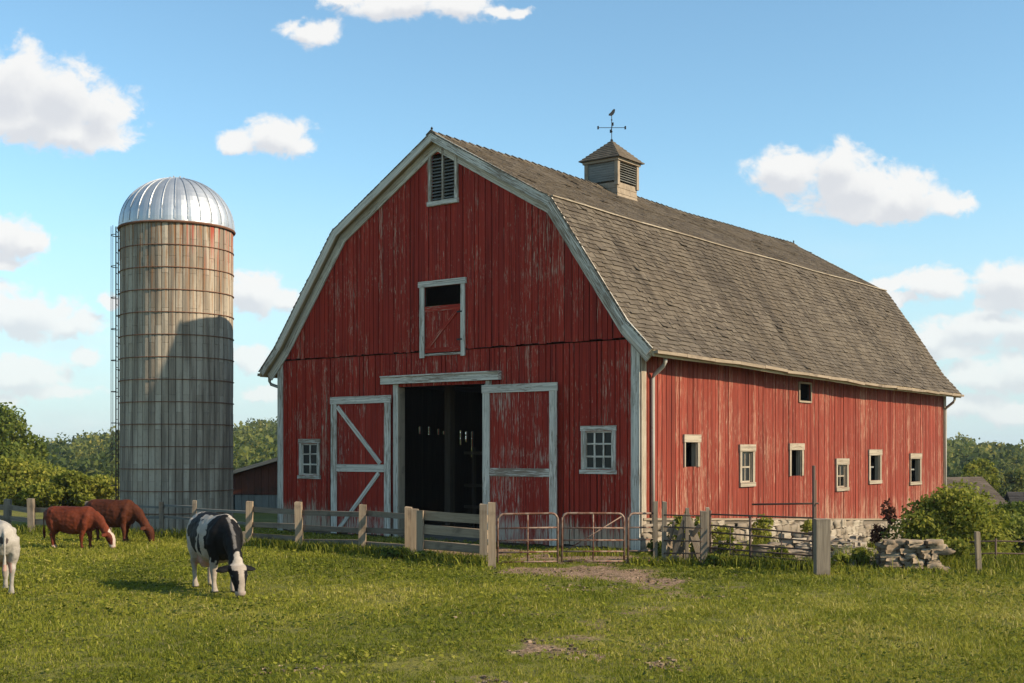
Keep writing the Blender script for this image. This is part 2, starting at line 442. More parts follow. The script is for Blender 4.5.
for px, z0, z1 in ((419, 2.80, 3.08), (428.5, 2.78, 3.08), (437.5, 2.78, 3.02), (443, 2.80, 2.95), (460, 2.45, 2.98), (465.5, 2.55, 2.95), (471.5, 2.05, 2.95)):
    t = slot_t(px); slots.append((round(t - .062, 3), round(t + .062, 3), z0 + .04, z1))
siding(lw, lb, P_left, 0, BL, side_top, lambda t: .05, slots)
siding(lw, lb, P_back, 0, BW, gt, lambda t: -1.2, [])
lw.build('wall', M['red'], barn); lb.build('wall_backing', M['old'], barn)

# roof deck
dk = MB()
def deckz(s, z, t): return z + warp(t, z)
NY = 16
ys = [-FO + (BL + 2 * FO) * i / NY for i in range(NY + 1)]
for (s0, z0), (s1, z1) in zip(PROF[:-1], PROF[1:]):
    for y0, y1 in zip(ys[:-1], ys[1:]):
        A = [(-s0, y0, z0 - .12 + warp(y0, z0)), (-s0, y1, z0 - .12 + warp(y1, z0)), (-s0, y1, z0 - .012 + warp(y1, z0)), (-s0, y0, z0 - .012 + warp(y0, z0))]
        B = [(-s1, y0, z1 - .12 + warp(y0, z1)), (-s1, y1, z1 - .12 + warp(y1, z1)), (-s1, y1, z1 - .012 + warp(y1, z1)), (-s1, y0, z1 - .012 + warp(y0, z1))]
        dk.ring(A, B, caps=True)
dk.build('roof_deck', M['soffit'], barn)
# shingles
sh = MB()
for (s0, z0), (s1, z1) in zip(PROF[:-1], PROF[1:]):
    if z1 < z0: (s0, z0), (s1, z1) = (s1, z1), (s0, z0)
    L = math.hypot(s1 - s0, z1 - z0); nrow = max(2, round(L / .145)); ds, dz = (s1 - s0) / L, (z1 - z0) / L
    nx, nz = (-dz, ds) if ds > 0 else (dz, -ds)      # outward normal in (s,z)
    if nz < 0: nx, nz = -nx, -nz
    e = L / nrow
    for k in range(nrow):
        y = -FO - .04 - random.uniform(0, .2); first = True
        while y < BL + FO + .04:
            wd = random.uniform(.12, .32); y2 = min(y + wd, BL + FO + .05)
            ya = max(y, -FO - .05)
            if y2 > ya + .03:
                l0 = k * e - random.uniform(-.005, .045) * (1 if k else .7); l1 = (k + 1) * e + .04
                h0 = (.026 + random.uniform(0, .018)) * (1 if z0 < 8 else .6); h1 = .004
                if random.random() < .02: h0 += .025
                skew = random.uniform(-.012, .012)
                def pt(l, h, yy):
                    s_, z_ = s0 + ds * l + nx * h, z0 + dz * l + nz * h
                    return (-s_, yy, z_ + warp(yy, z0 + dz * l))
                g = .004
                sh.ring([pt(l0 - skew, h0 - .022, ya + g), pt(l0 + skew, h0 - .022, y2 - g), pt(l0 + skew, h0, y2 - g), pt(l0 - skew, h0, ya + g)],
                        [pt(l1, -.012, ya + g), pt(l1, -.012, y2 - g), pt(l1, h1, y2 - g), pt(l1, h1, ya + g)])
            y = y2
        
rf = sh.build('roof', M['shingle'], barn)
rc = MB()
for i in range(70):
    y0 = -FO - .05 + i * (BL + 2 * FO + .1) / 70; y1 = y0 + (BL + 2 * FO + .1) / 70 + .05
    for sg in (-1, 1):
        zr = 10.41 + warp(y0, 10.41) + .045 + random.uniform(0, .015); zq = 10.41 + warp(y1, 10.41) + .04
        rc.ring([(-6, y0, zr), (-6 + sg * .16, y0, zr - .105), (-6 + sg * .16, y0, zr - .075), (-6, y0, zr + .03)],
                [(-6, y1, zq - .02), (-6 + sg * .16, y1, zq - .125), (-6 + sg * .16, y1, zq - .095), (-6, y1, zq + .01)])
rc.build('ridge_cap', M['shingle'], barn)
for sk in (2.25, 9.55):
    fl = MB()
    for y0, y1 in zip(ys[:-1], ys[1:]):
        fl.beam((-sk, y0, 8.27 + .055 + warp(y0, 8.27)), (-sk, y1, 8.27 + .055 + warp(y1, 8.27)), .07, .03)
    fl.build('flashing', M['trim_tan'], barn)
for y in (-FO - .05, BL + FO):
    fi = MB()
    z0 = 10.41 + warp(y, 10.4) + .03
    fi.tube([(-6, y + .05, z0), (-6, y + .05, z0 + .06), (-6, y + .05, z0 + .09), (-6, y + .05, z0 + .13)], [.045, .02, .035, .008], 8)
    fi.build('finial', M['iron'], barn)
# bargeboards, front and back, and frieze on the gable
def rake(mb, y0, y1, top_off, h, ss):
    for (sA, zA), (sB, zB) in zip(PROF[:-1], PROF[1:]):
        if sA < 6 and ss > 0 or sA >= 6 and ss < 0: pass
        else: continue
        L = math.hypot(sB - sA, zB - zA); nxs, nzs = -(zB - zA) / L, (sB - sA) / L
        vA = 1 / max(.35, abs((sB - sA) / L)) if False else 1
        # mitre: vertical offsets along the bisector
        def off(i, o):
            s, z = PROF[i]
            ns = []
            for a, b in ((i - 1, i), (i, i + 1)):
                if a < 0 or b >= len(PROF): continue
                l = math.hypot(PROF[b][0] - PROF[a][0], PROF[b][1] - PROF[a][1]); ns.append((-(PROF[b][1] - PROF[a][1]) / l, (PROF[b][0] - PROF[a][0]) / l))
            bx, bz = sum(q[0] for q in ns), sum(q[1] for q in ns); bl = math.hypot(bx, bz); bx, bz = bx / bl, bz / bl
            sc = 1 / max(.5, bx * ns[0][0] + bz * ns[0][1])
            return s + bx * o * sc, z + bz * o * sc
        iA, iB = PROF.index((sA, zA)), PROF.index((sB, zB))
        t0, t1 = off(iA, top_off), off(iB, top_off); b0, b1 = off(iA, top_off - h), off(iB, top_off - h)
        f = lambda q, y: (-q[0], y, q[1] + (warp(y, q[1]) if y > 1 else 0))
        mb.ring([f(b0, y0), f(b0, y1), f(t0, y1), f(t0, y0)], [f(b1, y0), f(b1, y1), f(t1, y1), f(t1, y0)])
for ss in (1, -1):
    m = MB(); rake(m, -FO - .035, -FO - .002, .03, .22, ss); m.build('bargeboard', M['trim'], barn)
    m = MB(); rake(m, BL + FO + .002, BL + FO + .035, .02, .22, ss); m.build('bargeboard', M['trim'], barn)
    m = MB(); rake(m, -.115, -.075, -.135, .24, ss); m.build('frieze_board', M['trim'], barn)
# eave fascia, gutters, downspouts
for sg, sx in ((1, .5), (-1, -12.5)):
    m = MB(); g = MB()
    for y0, y1 in zip(ys[:-1], ys[1:]):
        z0, z1 = 4.58 + warp(y0, 4.58), 4.58 + warp(y1, 4.58)
        m.beam((sx + sg * .012, y0 + .006, z0 - .075), (sx + sg * .012, y1, z1 - .075), .03, .14)
        j0 = random.uniform(-.03, .02)
        g.beam((sx + sg * .085, y0 + .01, z0 - .055 + j0), (sx + sg * .085, y1 - .005, z1 - .055 + random.uniform(-.015, .015)), .10, .075, j=.004)
    m.build('fascia', M['soffit'], barn); g.build('gutter', M['tanwood'], barn)
    if sg == 1:
        for yd, xs in ((.42, .09), (BL - .12, .1)):
            zg = 4.46 + warp(yd, 4.58); d_ = MB()
            d_.tube([(.42, yd, zg + .02), (.42, yd, zg - .10), (.37, yd, zg - .19), (.13, yd, zg - .38), (.09, yd, zg - .48), (.09, yd, 2.5), (.09, yd, .35 - .045 * yd)], .048, 10)
            d_.build('downspout', M['spout'], barn, True)
    else:
        d_ = MB(); d_.tube([(-12.57, .12, 4.46), (-12.57, .12, 4.32), (-12.5, .12, 4.22), (-12.14, .12, 4.12), (-12.09, .12, 4.0), (-12.09, .12, .2)], .045, 10)
        d_.build('downspout', M['spout'], barn, True)
# corner boards
def plank(name, mat, specs, parent=barn, j=.003):
    m = MB()
    for s in specs: m.box(*s, j=j)
    return m.build(name, mat, parent)
plank('corner_board', M['trim'], [(-.20, .030, -.062, -.034, .02, SEAM - .01), (-.20, .030, -.092, -.066, SEAM - .02, 5.0)])
plank('corner_board', M['trim_tan'], [(.042, .068, -.034, .17, .45, 4.85)])
plank('corner_board', M['trim'], [(-12.03, -11.82, -.062, -.034, .02, SEAM - .01)])
plank('corner_board', M['trim_tan'], [(.042, .068, BL - .2, BL + .03, -.3, 4.6)])
# gable windows
def gable_window(op, cols, rows):
    a0, a1, z0, z1 = op; f = MB(); w = .10
    y0, y1 = -.062, -.030
    f.box(-a1 - w, -a1 + .01, y0, y1, z0 - .01, z1 + .01); f.box(-a0 - .01, -a0 + w, y0, y1, z0 - .01, z1 + .01)
    f.box(-a1 - w - .02, -a0 + w + .02, y0 - .006, y1, z1 + .013, z1 + .013 + w + .02, 0)
    fr = f.build('window', M['trim'], barn)
    s = MB(); s.box(-a1 - w - .03, -a0 + w + .03, y0 - .035, y1, z0 - .11, z0 - .013, 0); s.build('sill', M['trim'], fr)
    q = MB(); t = .035
    for i in range(cols + 1):
        x = -a1 + (a1 - a0) * i / cols; k = t if i in (0, cols) else .022
        q.box(max(x - k, -a1), min(x + k, -a0), -.022, .0, z0, z1)
    for i in range(rows + 1):
        z = z0 + (z1 - z0) * i / rows; k = t if i in (0, rows) else .02
        q.box(-a1, -a0, -.026, -.004, max(z - k, z0), min(z + k, z1), 0)
    q.build('sash', M['trim'], fr)
    g = MB(); g.box(-a1, -a0, .004, .010, z0, z1); g.build('pane', M['glass'], fr)
gable_window(GW_L, 2, 3); gable_window(GW_R, 3, 3)
# gable vent, pointed head
vt = MB(); V0, V1, Z0, Z1 = 5.40, 6.18, 8.70, 9.84
yv0, yv1 = -.125, -.066
vt.box(-V1 - .1, -V1, yv0, yv1, Z0 - .0, Z1); vt.box(-V0, -V0 + .1, yv0, yv1, Z0, Z1)
vt.box(-V1 - .12, -V0 + .12, yv0 - .02, yv1, Z0 - .12, Z0 - .003, 0)
vm = (V0 + V1) / 2; vt.box(-vm - .025, -vm + .025, yv0 - .003, yv1, Z0, Z1 + .2)
for sg in (-1, 1):
    vt.ring([(-vm + sg * .49, yv0 + .003, Z1 + .003), (-vm + sg * .49, yv1, Z1 + .003), (-vm + sg * .49, yv1, Z1 + .09), (-vm + sg * .49, yv0 + .003, Z1 + .09)],
            [(-vm, yv0 + .003, Z1 + .20), (-vm, yv1, Z1 + .20), (-vm, yv1, Z1 + .32), (-vm, yv0 + .003, Z1 + .32)])
vto = vt.build('gable_vent', M['trim'], barn)
lv = MB(); nl = 13
for i in range(nl):
    z = Z0 + .05 + (Z1 - Z0 - .04) * i / nl
    lv.ring([(-V1, -.105, z - .01), (-V1, -.095, z - .018), (-V1, -.02, z + .035), (-V1, -.03, z + .043)], [(-V0, -.105, z - .01), (-V0, -.095, z - .018), (-V0, -.02, z + .035), (-V0, -.03, z + .043)])
lv.build('louvre', M['greywood'], vto)
# hay door
hd = MB(); a0, a1, z0, z1 = HAY
hd.box(-a1 - .15, -a1, -.10, -.064, z0 - .1, z1); hd.box(-a0, -a0 + .13, -.10, -.064, z0 - .1, z1); hd.box(-a1 - .19, -a0 + .17, -.115, -.064, z1 + .003, z1 + .15, 0)
hd.box(-a1 - .05, -a0 + .05, -.08, -.030, z0 - .05, z0, 0)
ho = hd.build('hay_door', M['trim'], barn)
hp = MB(); x = -a1 + .01
while x < -a0 - .02:
    x2 = min(x + random.uniform(.15, .22), -a0 - .01); hp.box(x + .004, x2 - .004, -.055, -.025, z0 + .02, 6.02); x = x2
hp.box(-a1 + .01, -a0 - .01, -.078, -.057, 5.88, 6.02, 0); hp.box(-a1 + .01, -a0 - .01, -.078, -.057, z0 + .03, z0 + .15, 0)
hp.beam((-a1 + .12, -.067, z0 + .16), (-a0 - .12, -.067, 5.87), .02, .11, (0, 1, 0)) if False else hp.ring(
    [(-a1 + .05, -.078, z0 + .15), (-a1 + .19, -.078, z0 + .15), (-a1 + .19, -.057, z0 + .15), (-a1 + .05, -.057, z0 + .15)],
    [(-a0 - .19, -.078, 5.88), (-a0 - .05, -.078, 5.88), (-a0 - .05, -.057, 5.88), (-a0 - .19, -.057, 5.88)])
hp.build('door_panel', M['red'], ho)
for z in (5.1, 5.8):
    hh = MB(); hh.box(-a0 - .12, -a0 + .05, -.108, -.101, z, z + .04, 0); hh.build('hinge', M['iron'], ho)
# main opening: lintel with track, jambs
plank('lintel', M['trim'], [(-7.91, -3.95, -.17, -.034, 4.06, 4.24, 0), (-7.91, -3.95, -.20, -.034, 4.243, 4.275, 0)])
plank('door_jamb', M['trim'], [(-7.54, -7.38, -.075, -.034, .0, 4.05)])
plank('door_jamb', M['trim'], [(-4.42, -4.26, -.075, -.034, .0, 4.05)])
plank('jamb_liner', M['tanwood'], [(-7.38, -7.33, -.06, .16, .0, 3.97)])
plank('jamb_liner', M['greywood'], [(-4.47, -4.42, -.06, .16, .0, 3.97)])
def sliding(a0, a1, z0, z1, mid, diags, label):
    y0, y1 = -.135, -.105
    p = MB(); x = -a1
    while x < -a0 - .02:
        x2 = min(x + random.uniform(.16, .28), -a0); p.box(x + .005, x2 - .005, y0 + random.uniform(-.004, .004), y1, z0 + random.uniform(0, .04), z1); x = x2
    po = p.build('sliding_door', M['red_door'], barn); po['label'] = label
    f = MB(); Y0, Y1 = y0 - .04, y0 - .008; w = .19
    f.box(-a1 - .02, -a1 + w, Y0, Y1, z0, z1 - .17); f.box(-a0 - w, -a0 + .02, Y0, Y1, z0, z1 - .17)
    f.box(-a1 - .04, -a0 + .04, Y0 - .012, Y1, z1 - .167, z1 + .03, 0)
    f.box(-a1 + w + .003, -a0 - w - .003, Y0, Y1, mid - .10, mid + .10, 0)
    f.build('door_frame', M['trim'], po)
    for (sa, za, sb, zb) in diags:
        b = MB(); d = Vector((-(sb - sa), 0, zb - za)).normalized(); nrm = Vector((-d.z, 0, d.x)) * .06
        A = Vector((-sa, 0, za)); B = Vector((-sb, 0, zb))
        def rr(P): return [P - nrm + Vector((0, Y0 + .004, 0)), P + nrm + Vector((0, Y0 + .004, 0)), P + nrm + Vector((0, Y1, 0)), P - nrm + Vector((0, Y1, 0))]
        b.ring(rr(A), rr(B)); b.build('diagonal_brace', M['trim'], po)
M['red_door'] = painted('door_red_paint', (.235, .015, .006), (.37, .033, .016), (.38, .28, .20), (.50, .42, .34), .575, zwear=.12, patch=.36, soft=.12)
sliding(7.58, 9.74, .05, 3.74, 1.84, [(9.52, 3.50, 7.92, 1.96), (7.97, 1.72, 9.52, .12)], 'left sliding door with white Z-shaped bracing')
sliding(2.22, 4.42, .05, 3.90, 1.78, [], 'right sliding door with a plain white frame')
# side windows
for i, (a0, a1, z0, z1) in enumerate(SW):
    A0, A1, B0, B1 = so[i]
    f = MB(); x0, x1 = .034, .075
    if i == 6:
        f.box(x0, x1, A0 - .05, A0, B0 - .05, B1 + .04); f.box(x0, x1, A1, A1 + .05, B0 - .05, B1 + .04)
        f.box(x0, x1 + .01, A0, A1, B1, B1 + .05, 1); f.box(x0, x1, A0, A1, B0 - .05, B0, 1)
        f.build('window', M['tanwood'], barn); continue
    lw_ = .10 if i in (1, 2, 3, 4) else .05
    f.box(x0, x1, A0 - lw_, A0, B0, B1); f.box(x0, x1, A1, A1 + .12, B0, B1)
    f.box(x0, x1 + .012, A0 - lw_ - .03, A1 + .15, B1 + .003, B1 + .19, 1)
    # jamb liner inside the wall
    f.box(-.10, x0 - .002, A0 - .002, A0 + .02, B0, B1); f.box(-.10, x0 - .002, A1 - .02, A1 + .002, B0, B1)
    fr = f.build('window', M['trim_tan'], barn)
    if i in (0, 2): continue
    s = MB(); s.box(x0, x1 + .012, A0 - .10, A1 + .15, B0 - .11, B0 - .003, 1)
    s.build('sill', M['trim_tan'], fr)
    if i in (1, 3):
        q = MB(); m_ = (A0 + A1) / 2
        q.box(-.03, -.005, A0 + .02, A0 + .06, B0, B1); q.box(-.03, -.005, A1 - .06, A1 - .02, B0, B1); q.box(-.03, -.006, m_ - .02, m_ + .02, B0, B1)
        for z in (B0 + .02, (B0 + B1) / 2, B1 - .03): q.box(-.032, -.003, A0 + .02, A1 - .02, z - .022, z + .022, 1)
        q.build('sash', M['trim_tan'], fr)
        g = MB()
        if i == 1: g.box(-.022, -.016, A0 + .02, A1 - .02, B0, B1)
        else: g.box(-.022, -.016, m_, A1 - .02, (B0 + B1) / 2, B1)
        g.build('pane', M['pane_pale'] if 'pane_pale' in M else M['glass'], fr)
    elif i in (4, 5):
        q = MB(); q.box(-.06, -.03, A0 + .02, A1 - .3, (B0 + B1) / 2, (B0 + B1) / 2 + .05, 1); q.box(-.06, -.03, A0 + .25, A0 + .30, B0, (B0 + B1) / 2)
        q.build('sash', M['greywood'], fr)
# unpainted patch of boards under the first side window, cross battens
# foundation
def stone_courses(mb, place, a0, a1, zb, zt, depth, hmin=.12, hmax=.24, lmin=.16, lmax=.48, rough=.18):
    zrow = 0
    zmin = min(zb(a0), zb(a1)); zmax = max(zt(a0), zt(a1)); z = zmin
    while z < zmax:
        h = random.uniform(hmin, hmax); a = a0
        while a < a1:
            l = random.uniform(lmin, lmax); c = a + l / 2; zc = z + h / 2
            if zc < zt(c) - .02 and zc > zb(c) - .1:
                hh = min(h, max(.06, (zt(c) - z))) * random.uniform(.9, 1.12)
                p = place(c, random.uniform(-.03, .02), z + hh / 2)
                if place in (P_side,): mb.rock(p, depth, l * 1.06, hh * 1.04, 0, None, rough, .62)
                else: mb.rock(p, l * 1.06, depth, hh * 1.04, 0, None, rough, .62)
            a += l
        z += h
fm = MB(); stone_courses(fm, P_side, 0, BL, lambda t: -.045 * t - .25, lambda t: side_bot(t) - .02, .24, .13, .30, .2, .62, .34)
fo = fm.build('foundation', M['stone'], barn, True)
mm = MB(); n_ = 12
for i in range(n_):
    t0, t1 = BL * i / n_, BL * (i + 1) / n_
    mm.ring([(-.35, t0, -.045 * t0 - .6), (.045, t0, -.045 * t0 - .6), (.045, t0, side_bot(t0) - .03), (-.35, t0, side_bot(t0) - .03)],
            [(-.35, t1, -.045 * t1 - .6), (.045, t1, -.045 * t1 - .6), (.045, t1, side_bot(t1) - .03), (-.35, t1, side_bot(t1) - .03)])
mm.box(-BW + .02, -.02, -.02, .3, -.4, .055)
mm.build('mortar', M['mortar'], fo)
sl = MB()
sl.ring([(-.03, .03, side_bot(0) - .02), (.095, .03, side_bot(0) - .02), (.095, .03, side_bot(0) + .03), (-.03, .03, side_bot(0) + .03)],
        [(-.03, BL, side_bot(BL) - .02), (.095, BL, side_bot(BL) - .02), (.095, BL, side_bot(BL) + .03), (-.03, BL, side_bot(BL) + .03)])
sl.build('sill_beam', M['tanwood'], barn)
# inside
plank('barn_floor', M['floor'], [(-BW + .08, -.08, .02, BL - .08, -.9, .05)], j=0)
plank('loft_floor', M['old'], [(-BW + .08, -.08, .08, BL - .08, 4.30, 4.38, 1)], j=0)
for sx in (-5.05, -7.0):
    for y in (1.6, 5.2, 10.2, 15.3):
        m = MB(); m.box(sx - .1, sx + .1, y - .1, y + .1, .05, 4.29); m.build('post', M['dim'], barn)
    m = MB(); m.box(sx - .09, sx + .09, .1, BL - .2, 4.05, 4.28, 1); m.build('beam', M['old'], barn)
for k, (sx, y0, y1) in enumerate(((-4.9, 2.0, 9.5), (-6.9, 3.2, 12))):
    m = MB()
    for z in (.45, .8, 1.15): m.beam((sx, y0, z), (sx, y1, z), .05, .12)
    y = y0
    while y < y1: m.box(sx - .06, sx + .06, y, y + .1, .05, 1.35); y += 1.9
    m.build('stall_rail', M['tanwood'], barn)
m = MB()
for x in (-5.0, -5.9, -6.4, -7.0):
    m.box(x - .04, x + .04, 2.6, 2.7, .05, 2.4)
for z in (.7, 1.3, 2.2): m.box(-7.3, -4.6, 2.57, 2.6, z, z + .08, 0)
m.build('stall_partition', M['dim'], barn)
# cupola
CU = 8.17; hw = .55; cz = 10.41 + warp(CU, 10.41)
cu = MB(); zt0, zt1 = cz - .75, cz + .75
for sx in (-1, 1):
    for sy in (-1, 1):
        cu.box(-6 + sx * hw - .06, -6 + sx * hw + .06, CU + sy * hw - .06, CU + sy * hw + .06, cz + .02, zt1)
nb = 5
for i in range(nb):      # base boarding, slightly flared at the foot
    za, zb2 = zt0 + (cz + .12 - zt0) * i / nb, zt0 + (cz + .12 - zt0) * (i + 1) / nb - .004
    fa, fb = hw + .10 * (1 - i / nb) ** 2 + .012, hw + .10 * (1 - (i + 1) / nb) ** 2
    A = [(-6 - fa, CU - fa, za), (-6 + fa, CU - fa, za), (-6 + fa, CU + fa, za), (-6 - fa, CU + fa, za)]
    B = [(-6 - fb, CU - fb, zb2), (-6 + fb, CU - fb, zb2), (-6 + fb, CU + fb, zb2), (-6 - fb, CU + fb, zb2)]
    cu.ring(A, B)
cu.box(-6 - hw - .1, -6 + hw + .1, CU - hw - .1, CU + hw + .1, zt1 + .002, zt1 + .08, 0)
cuo = cu.build('cupola', M['tanwood'], barn)
lvv = MB()
for i in range(8):
    z = cz + .17 + i * .072
    for (nx_, ny_) in ((0, -1), (1, 0), (0, 1), (-1, 0)):
        tx, ty = -ny_, nx_
        def q(a, d, zz): return (-6 + nx_ * d + tx * a, CU + ny_ * d + ty * a, zz)
        if (nx_, ny_) == (0, -1):   # boarded face: flat planks
            lvv.ring([q(-hw + .06, hw - .03, z), q(-hw + .06, hw + .02, z), q(-hw + .06, hw + .02, z + .066), q(-hw + .06, hw - .03, z + .066)],
                     [q(hw - .06, hw - .03, z), q(hw - .06, hw + .02, z), q(hw - .06, hw + .02, z + .066), q(hw - .06, hw - .03, z + .066)])
        else:
            lvv.ring([q(-hw + .06, hw + .03, z), q(-hw + .06, hw + .035, z + .012), q(-hw + .06, hw - .05, z + .06), q(-hw + .06, hw - .055, z + .048)],
                     [q(hw - .06, hw + .03, z), q(hw - .06, hw + .035, z + .012), q(hw - .06, hw - .05, z + .06), q(hw - .06, hw - .055, z + .048)])
lvv.build('louvre', M['greywood'], cuo)
cr = MB(); apz = cz + 1.52; e0 = hw + .17; z0 = zt1 + .085; nrow = 9
cr.ring([(-6 - e0, CU - e0, z0), (-6 + e0, CU - e0, z0), (-6 + e0, CU + e0, z0), (-6 - e0, CU + e0, z0)], [(-6 - .01, CU - .01, apz), (-6 + .01, CU - .01, apz), (-6 + .01, CU + .01, apz), (-6 - .01, CU + .01, apz)])
for k in range(nrow):
    f0, f1 = k / nrow, (k + 1) / nrow
    for (nx_, ny_) in ((0, -1), (1, 0), (0, 1), (-1, 0)):
        tx, ty = -ny_, nx_; r0, r1 = e0 * (1 - f0) + .02, e0 * (1 - f1) + .012
        a = -1.0
        while a < .98:
            b = min(a + random.uniform(.16, .3) / max(1 - f0, .15), 1)
            za, zb2 = z0 + (apz - z0) * f0 + .024 + random.uniform(0, .012), z0 + (apz - z0) * f1 + .012
            def q(aa, rr_, zz): return (-6 + nx_ * rr_ + tx * aa * rr_, CU + ny_ * rr_ + ty * aa * rr_, zz)
            cr.ring([q(a, r0, za - .03), q(b, r0, za - .03), q(b, r0, za), q(a, r0, za)], [q(a, r1, zb2 - .03), q(b, r1, zb2 - .03), q(b, r1, zb2), q(a, r1, zb2)])
            a = b
cr.build('cupola_roof', M['shingle'], cuo)
wv = MB()
wv.tube([(-6, CU, apz - .05), (-6, CU, apz + .82)], .013, 6)
for z, r_ in ((apz + .03, .05), (apz + .3, .035), (apz + .66, .03)):
    wv.tube([(-6, CU, z - r_), (-6, CU, z), (-6, CU, z + r_)], [.008, r_, .008], 8)
ca, sa_ = math.cos(TH), math.sin(TH)
for (dx, dy) in ((1, 0), (0, 1)):       # cardinal arms, world-aligned
    vx, vy = dx * ca - dy * sa_, dx * sa_ + dy * ca
    wv.beam((-6 - vx * .42, CU - vy * .42, apz + .42), (-6 + vx * .42, CU + vy * .42, apz + .42), .016, .016)
    for sg in (-1, 1): wv.beam((-6 + sg * vx * .42, CU + sg * vy * .42, apz + .37), (-6 + sg * vx * .42, CU + sg * vy * .42, apz + .47), .05, .02)
# cockerel silhouette plate with thickness
oc = [(-.11, .0), (-.10, .05), (-.03, .12), (.03, .21), (.08, .25), (.12, .22), (.10, .11), (.05, .02), (-.02, -.02)]
bs = len(wv.v)
for sg in (-1, 1):
    for (a, z) in oc:
        xx, yy = a * ca - sg * .008 * -sa_, a * sa_ + sg * .008 * ca
        wv.v.append((-6 + a * ca * .9 - sg * .009 * sa_, CU + a * sa_ * .9 + sg * .009 * ca, apz + .80 + z * .8))
k = len(oc)
wv.face(tuple(bs + i for i in range(k)), [(0, 0)] * k, .5); wv.face(tuple(bs + k + i for i in reversed(range(k))), [(0, 0)] * k, .5)
for i in range(k): wv.face((bs + i, bs + k + i, bs + k + (i + 1) % k, bs + (i + 1) % k), [(0, 0)] * 4, .5)
wv.build('weathervane', M['iron'], cuo)

# ------------------------------------------------------------------ SILO
SX, SY, SR, SH = -9.70, 35.8, 1.585, 8.68
silo = thing('silo', 'tall grey concrete stave silo with a shiny metal dome', 'silo', (SX, SY, 0))
sm = MB(); NS = 52; rows = 9
rowh = SH / rows
for i in range(NS):
    a0, a1 = 2 * PI * i / NS + .006, 2 * PI * (i + 1) / NS - .006
    nh = 6; zb = -.3 if i % 2 else -.3
    cuts = [-.3] + [rowh * k + (rowh * .5 if i % 2 else 0) for k in range(1, rows)] + [SH]
    for zb, zt in zip(cuts[:-1], cuts[1:]):
        rr = random.random(); dr = random.uniform(-.006, .006)
        def cp(a, r_, z): return (r_ * math.cos(a), r_ * math.sin(a), z)
        am = (a0 + a1) / 2
        A = [cp(a0, SR - .06, zb + .003), cp(a1, SR - .06, zb + .003), cp(a1, SR + dr - .004, zb + .003), cp(am, SR + dr + .005, zb + .003), cp(a0, SR + dr - .004, zb + .003)]
        B = [(p[0] , p[1], zt - .003) for p in A]
        sm.ring(A, B, rr)
sm.build('silo_wall', M['silo'], silo)
ic = MB(); ic.tube([(0, 0, -.3), (0, 0, SH)], SR - .055, 40); ic.build('silo_core', M['mortar'], silo)
zs = [.55 + .623 * k for k in range(13)]
for z in zs:
    h = MB(); h.tube([((SR + .018) * math.cos(2 * PI * k / 64), (SR + .018) * math.sin(2 * PI * k / 64), z) for k in range(64)], (.013), 6, closed=True)
    h.build('hoop', M['rust'], silo)
dm = MB(); DN = 28; DH = 1.42; DR = SR + .022
prof = [(DR, -.03), (DR, .06)] + [(DR * math.cos(a), .06 + DH * math.sin(a)) for a in np.linspace(.06, PI / 2 - .04, 14)]
sub = 4
for k in range(DN * sub):
    a0, a1 = 2 * PI * k / (DN * sub), 2 * PI * (k + 1) / (DN * sub)
    def bul(j): x = (j % sub) / sub; return .022 * math.sin(PI * x)     # each gore bulges a little between its seams
    for (r0, z0), (r1, z1) in zip(prof[:-1], prof[1:]):
        b = len(dm.v)
        for (a, j) in ((a0, k), (a1, k + 1)):
            bb = bul(j)
            for (r_, z) in ((r0, z0), (r1, z1)):
                s_ = 1 + bb * (r_ / DR) ** .5 * .6
                dm.v.append((r_ * s_ * math.cos(a), r_ * s_ * math.sin(a), SH + z))
        dm.face((b, b + 2, b + 3, b + 1), [(0, 0)] * 4, (k // sub * .37) % 1)
dmo = dm.build('dome', M['dome'], silo)
rb = MB()
for k in range(DN):
    a = 2 * PI * k / DN
    rb.tube([((r_ + .012) * math.cos(a), (r_ + .012) * math.sin(a), SH + z + .008) for (r_, z) in prof[1:]], .016, 5)
rb.build('rib', M['dome'], dmo)
ct = MB(); ct.tube([(0, 0, SH + DH + .04), (0, 0, SH + DH + .075), (0, 0, SH + DH + .08)], [.24, .22, .01], 20)
for k in range(7): a = k * .9; ct.tube([(.2 * math.cos(a), .2 * math.sin(a), SH + DH + .06), (.2 * math.cos(a), .2 * math.sin(a), SH + DH + .12)], .02, 5)
ct.build('dome_cap', M['spout'], dmo)
fr = MB(); fr.tube([((DR + .02) * math.cos(2 * PI * k / 64), (DR + .02) * math.sin(2 * PI * k / 64), SH - .02) for k in range(64)], .035, 6, closed=True)
fr.build('dome_rim', M['rust'], silo)
ld = MB(); lx = -(SR + .10)
la = PI + .12
def lp(r_, off, z): return (r_ * math.cos(la) - off * math.sin(la), r_ * math.sin(la) + off * math.cos(la), z)
for off in (-.17, .17): ld.tube([lp(SR + .10, off, .3), lp(SR + .10, off, SH + .05)], .018, 6)
z = .5
while z < SH: ld.tube([lp(SR + .10, -.17, z), lp(SR + .10, .17, z)], .011, 5); z += .3
z = .8
while z < SH: 
    for off in (-.17, .17): ld.tube([lp(SR, off, z), lp(SR + .10, off, z)], .012, 5)
    z += .765
lado = ld.build('ladder', M['pipe'], silo)
cg = MB(); z = 1.3
while z < SH + .1:
    cg.tube([lp(SR + .10 + .17 * math.sin(b), .22 * math.cos(b), z) for b in np.linspace(0, PI, 9)], .012, 5); z += .9
for b in (.5, PI / 2, PI - .5): cg.tube([lp(SR + .10 + .17 * math.sin(b), .22 * math.cos(b), 1.3), lp(SR + .10 + .17 * math.sin(b), .22 * math.cos(b), SH + .08)], .009, 5)
cg.build('ladder_cage', M['pipe'], lado)

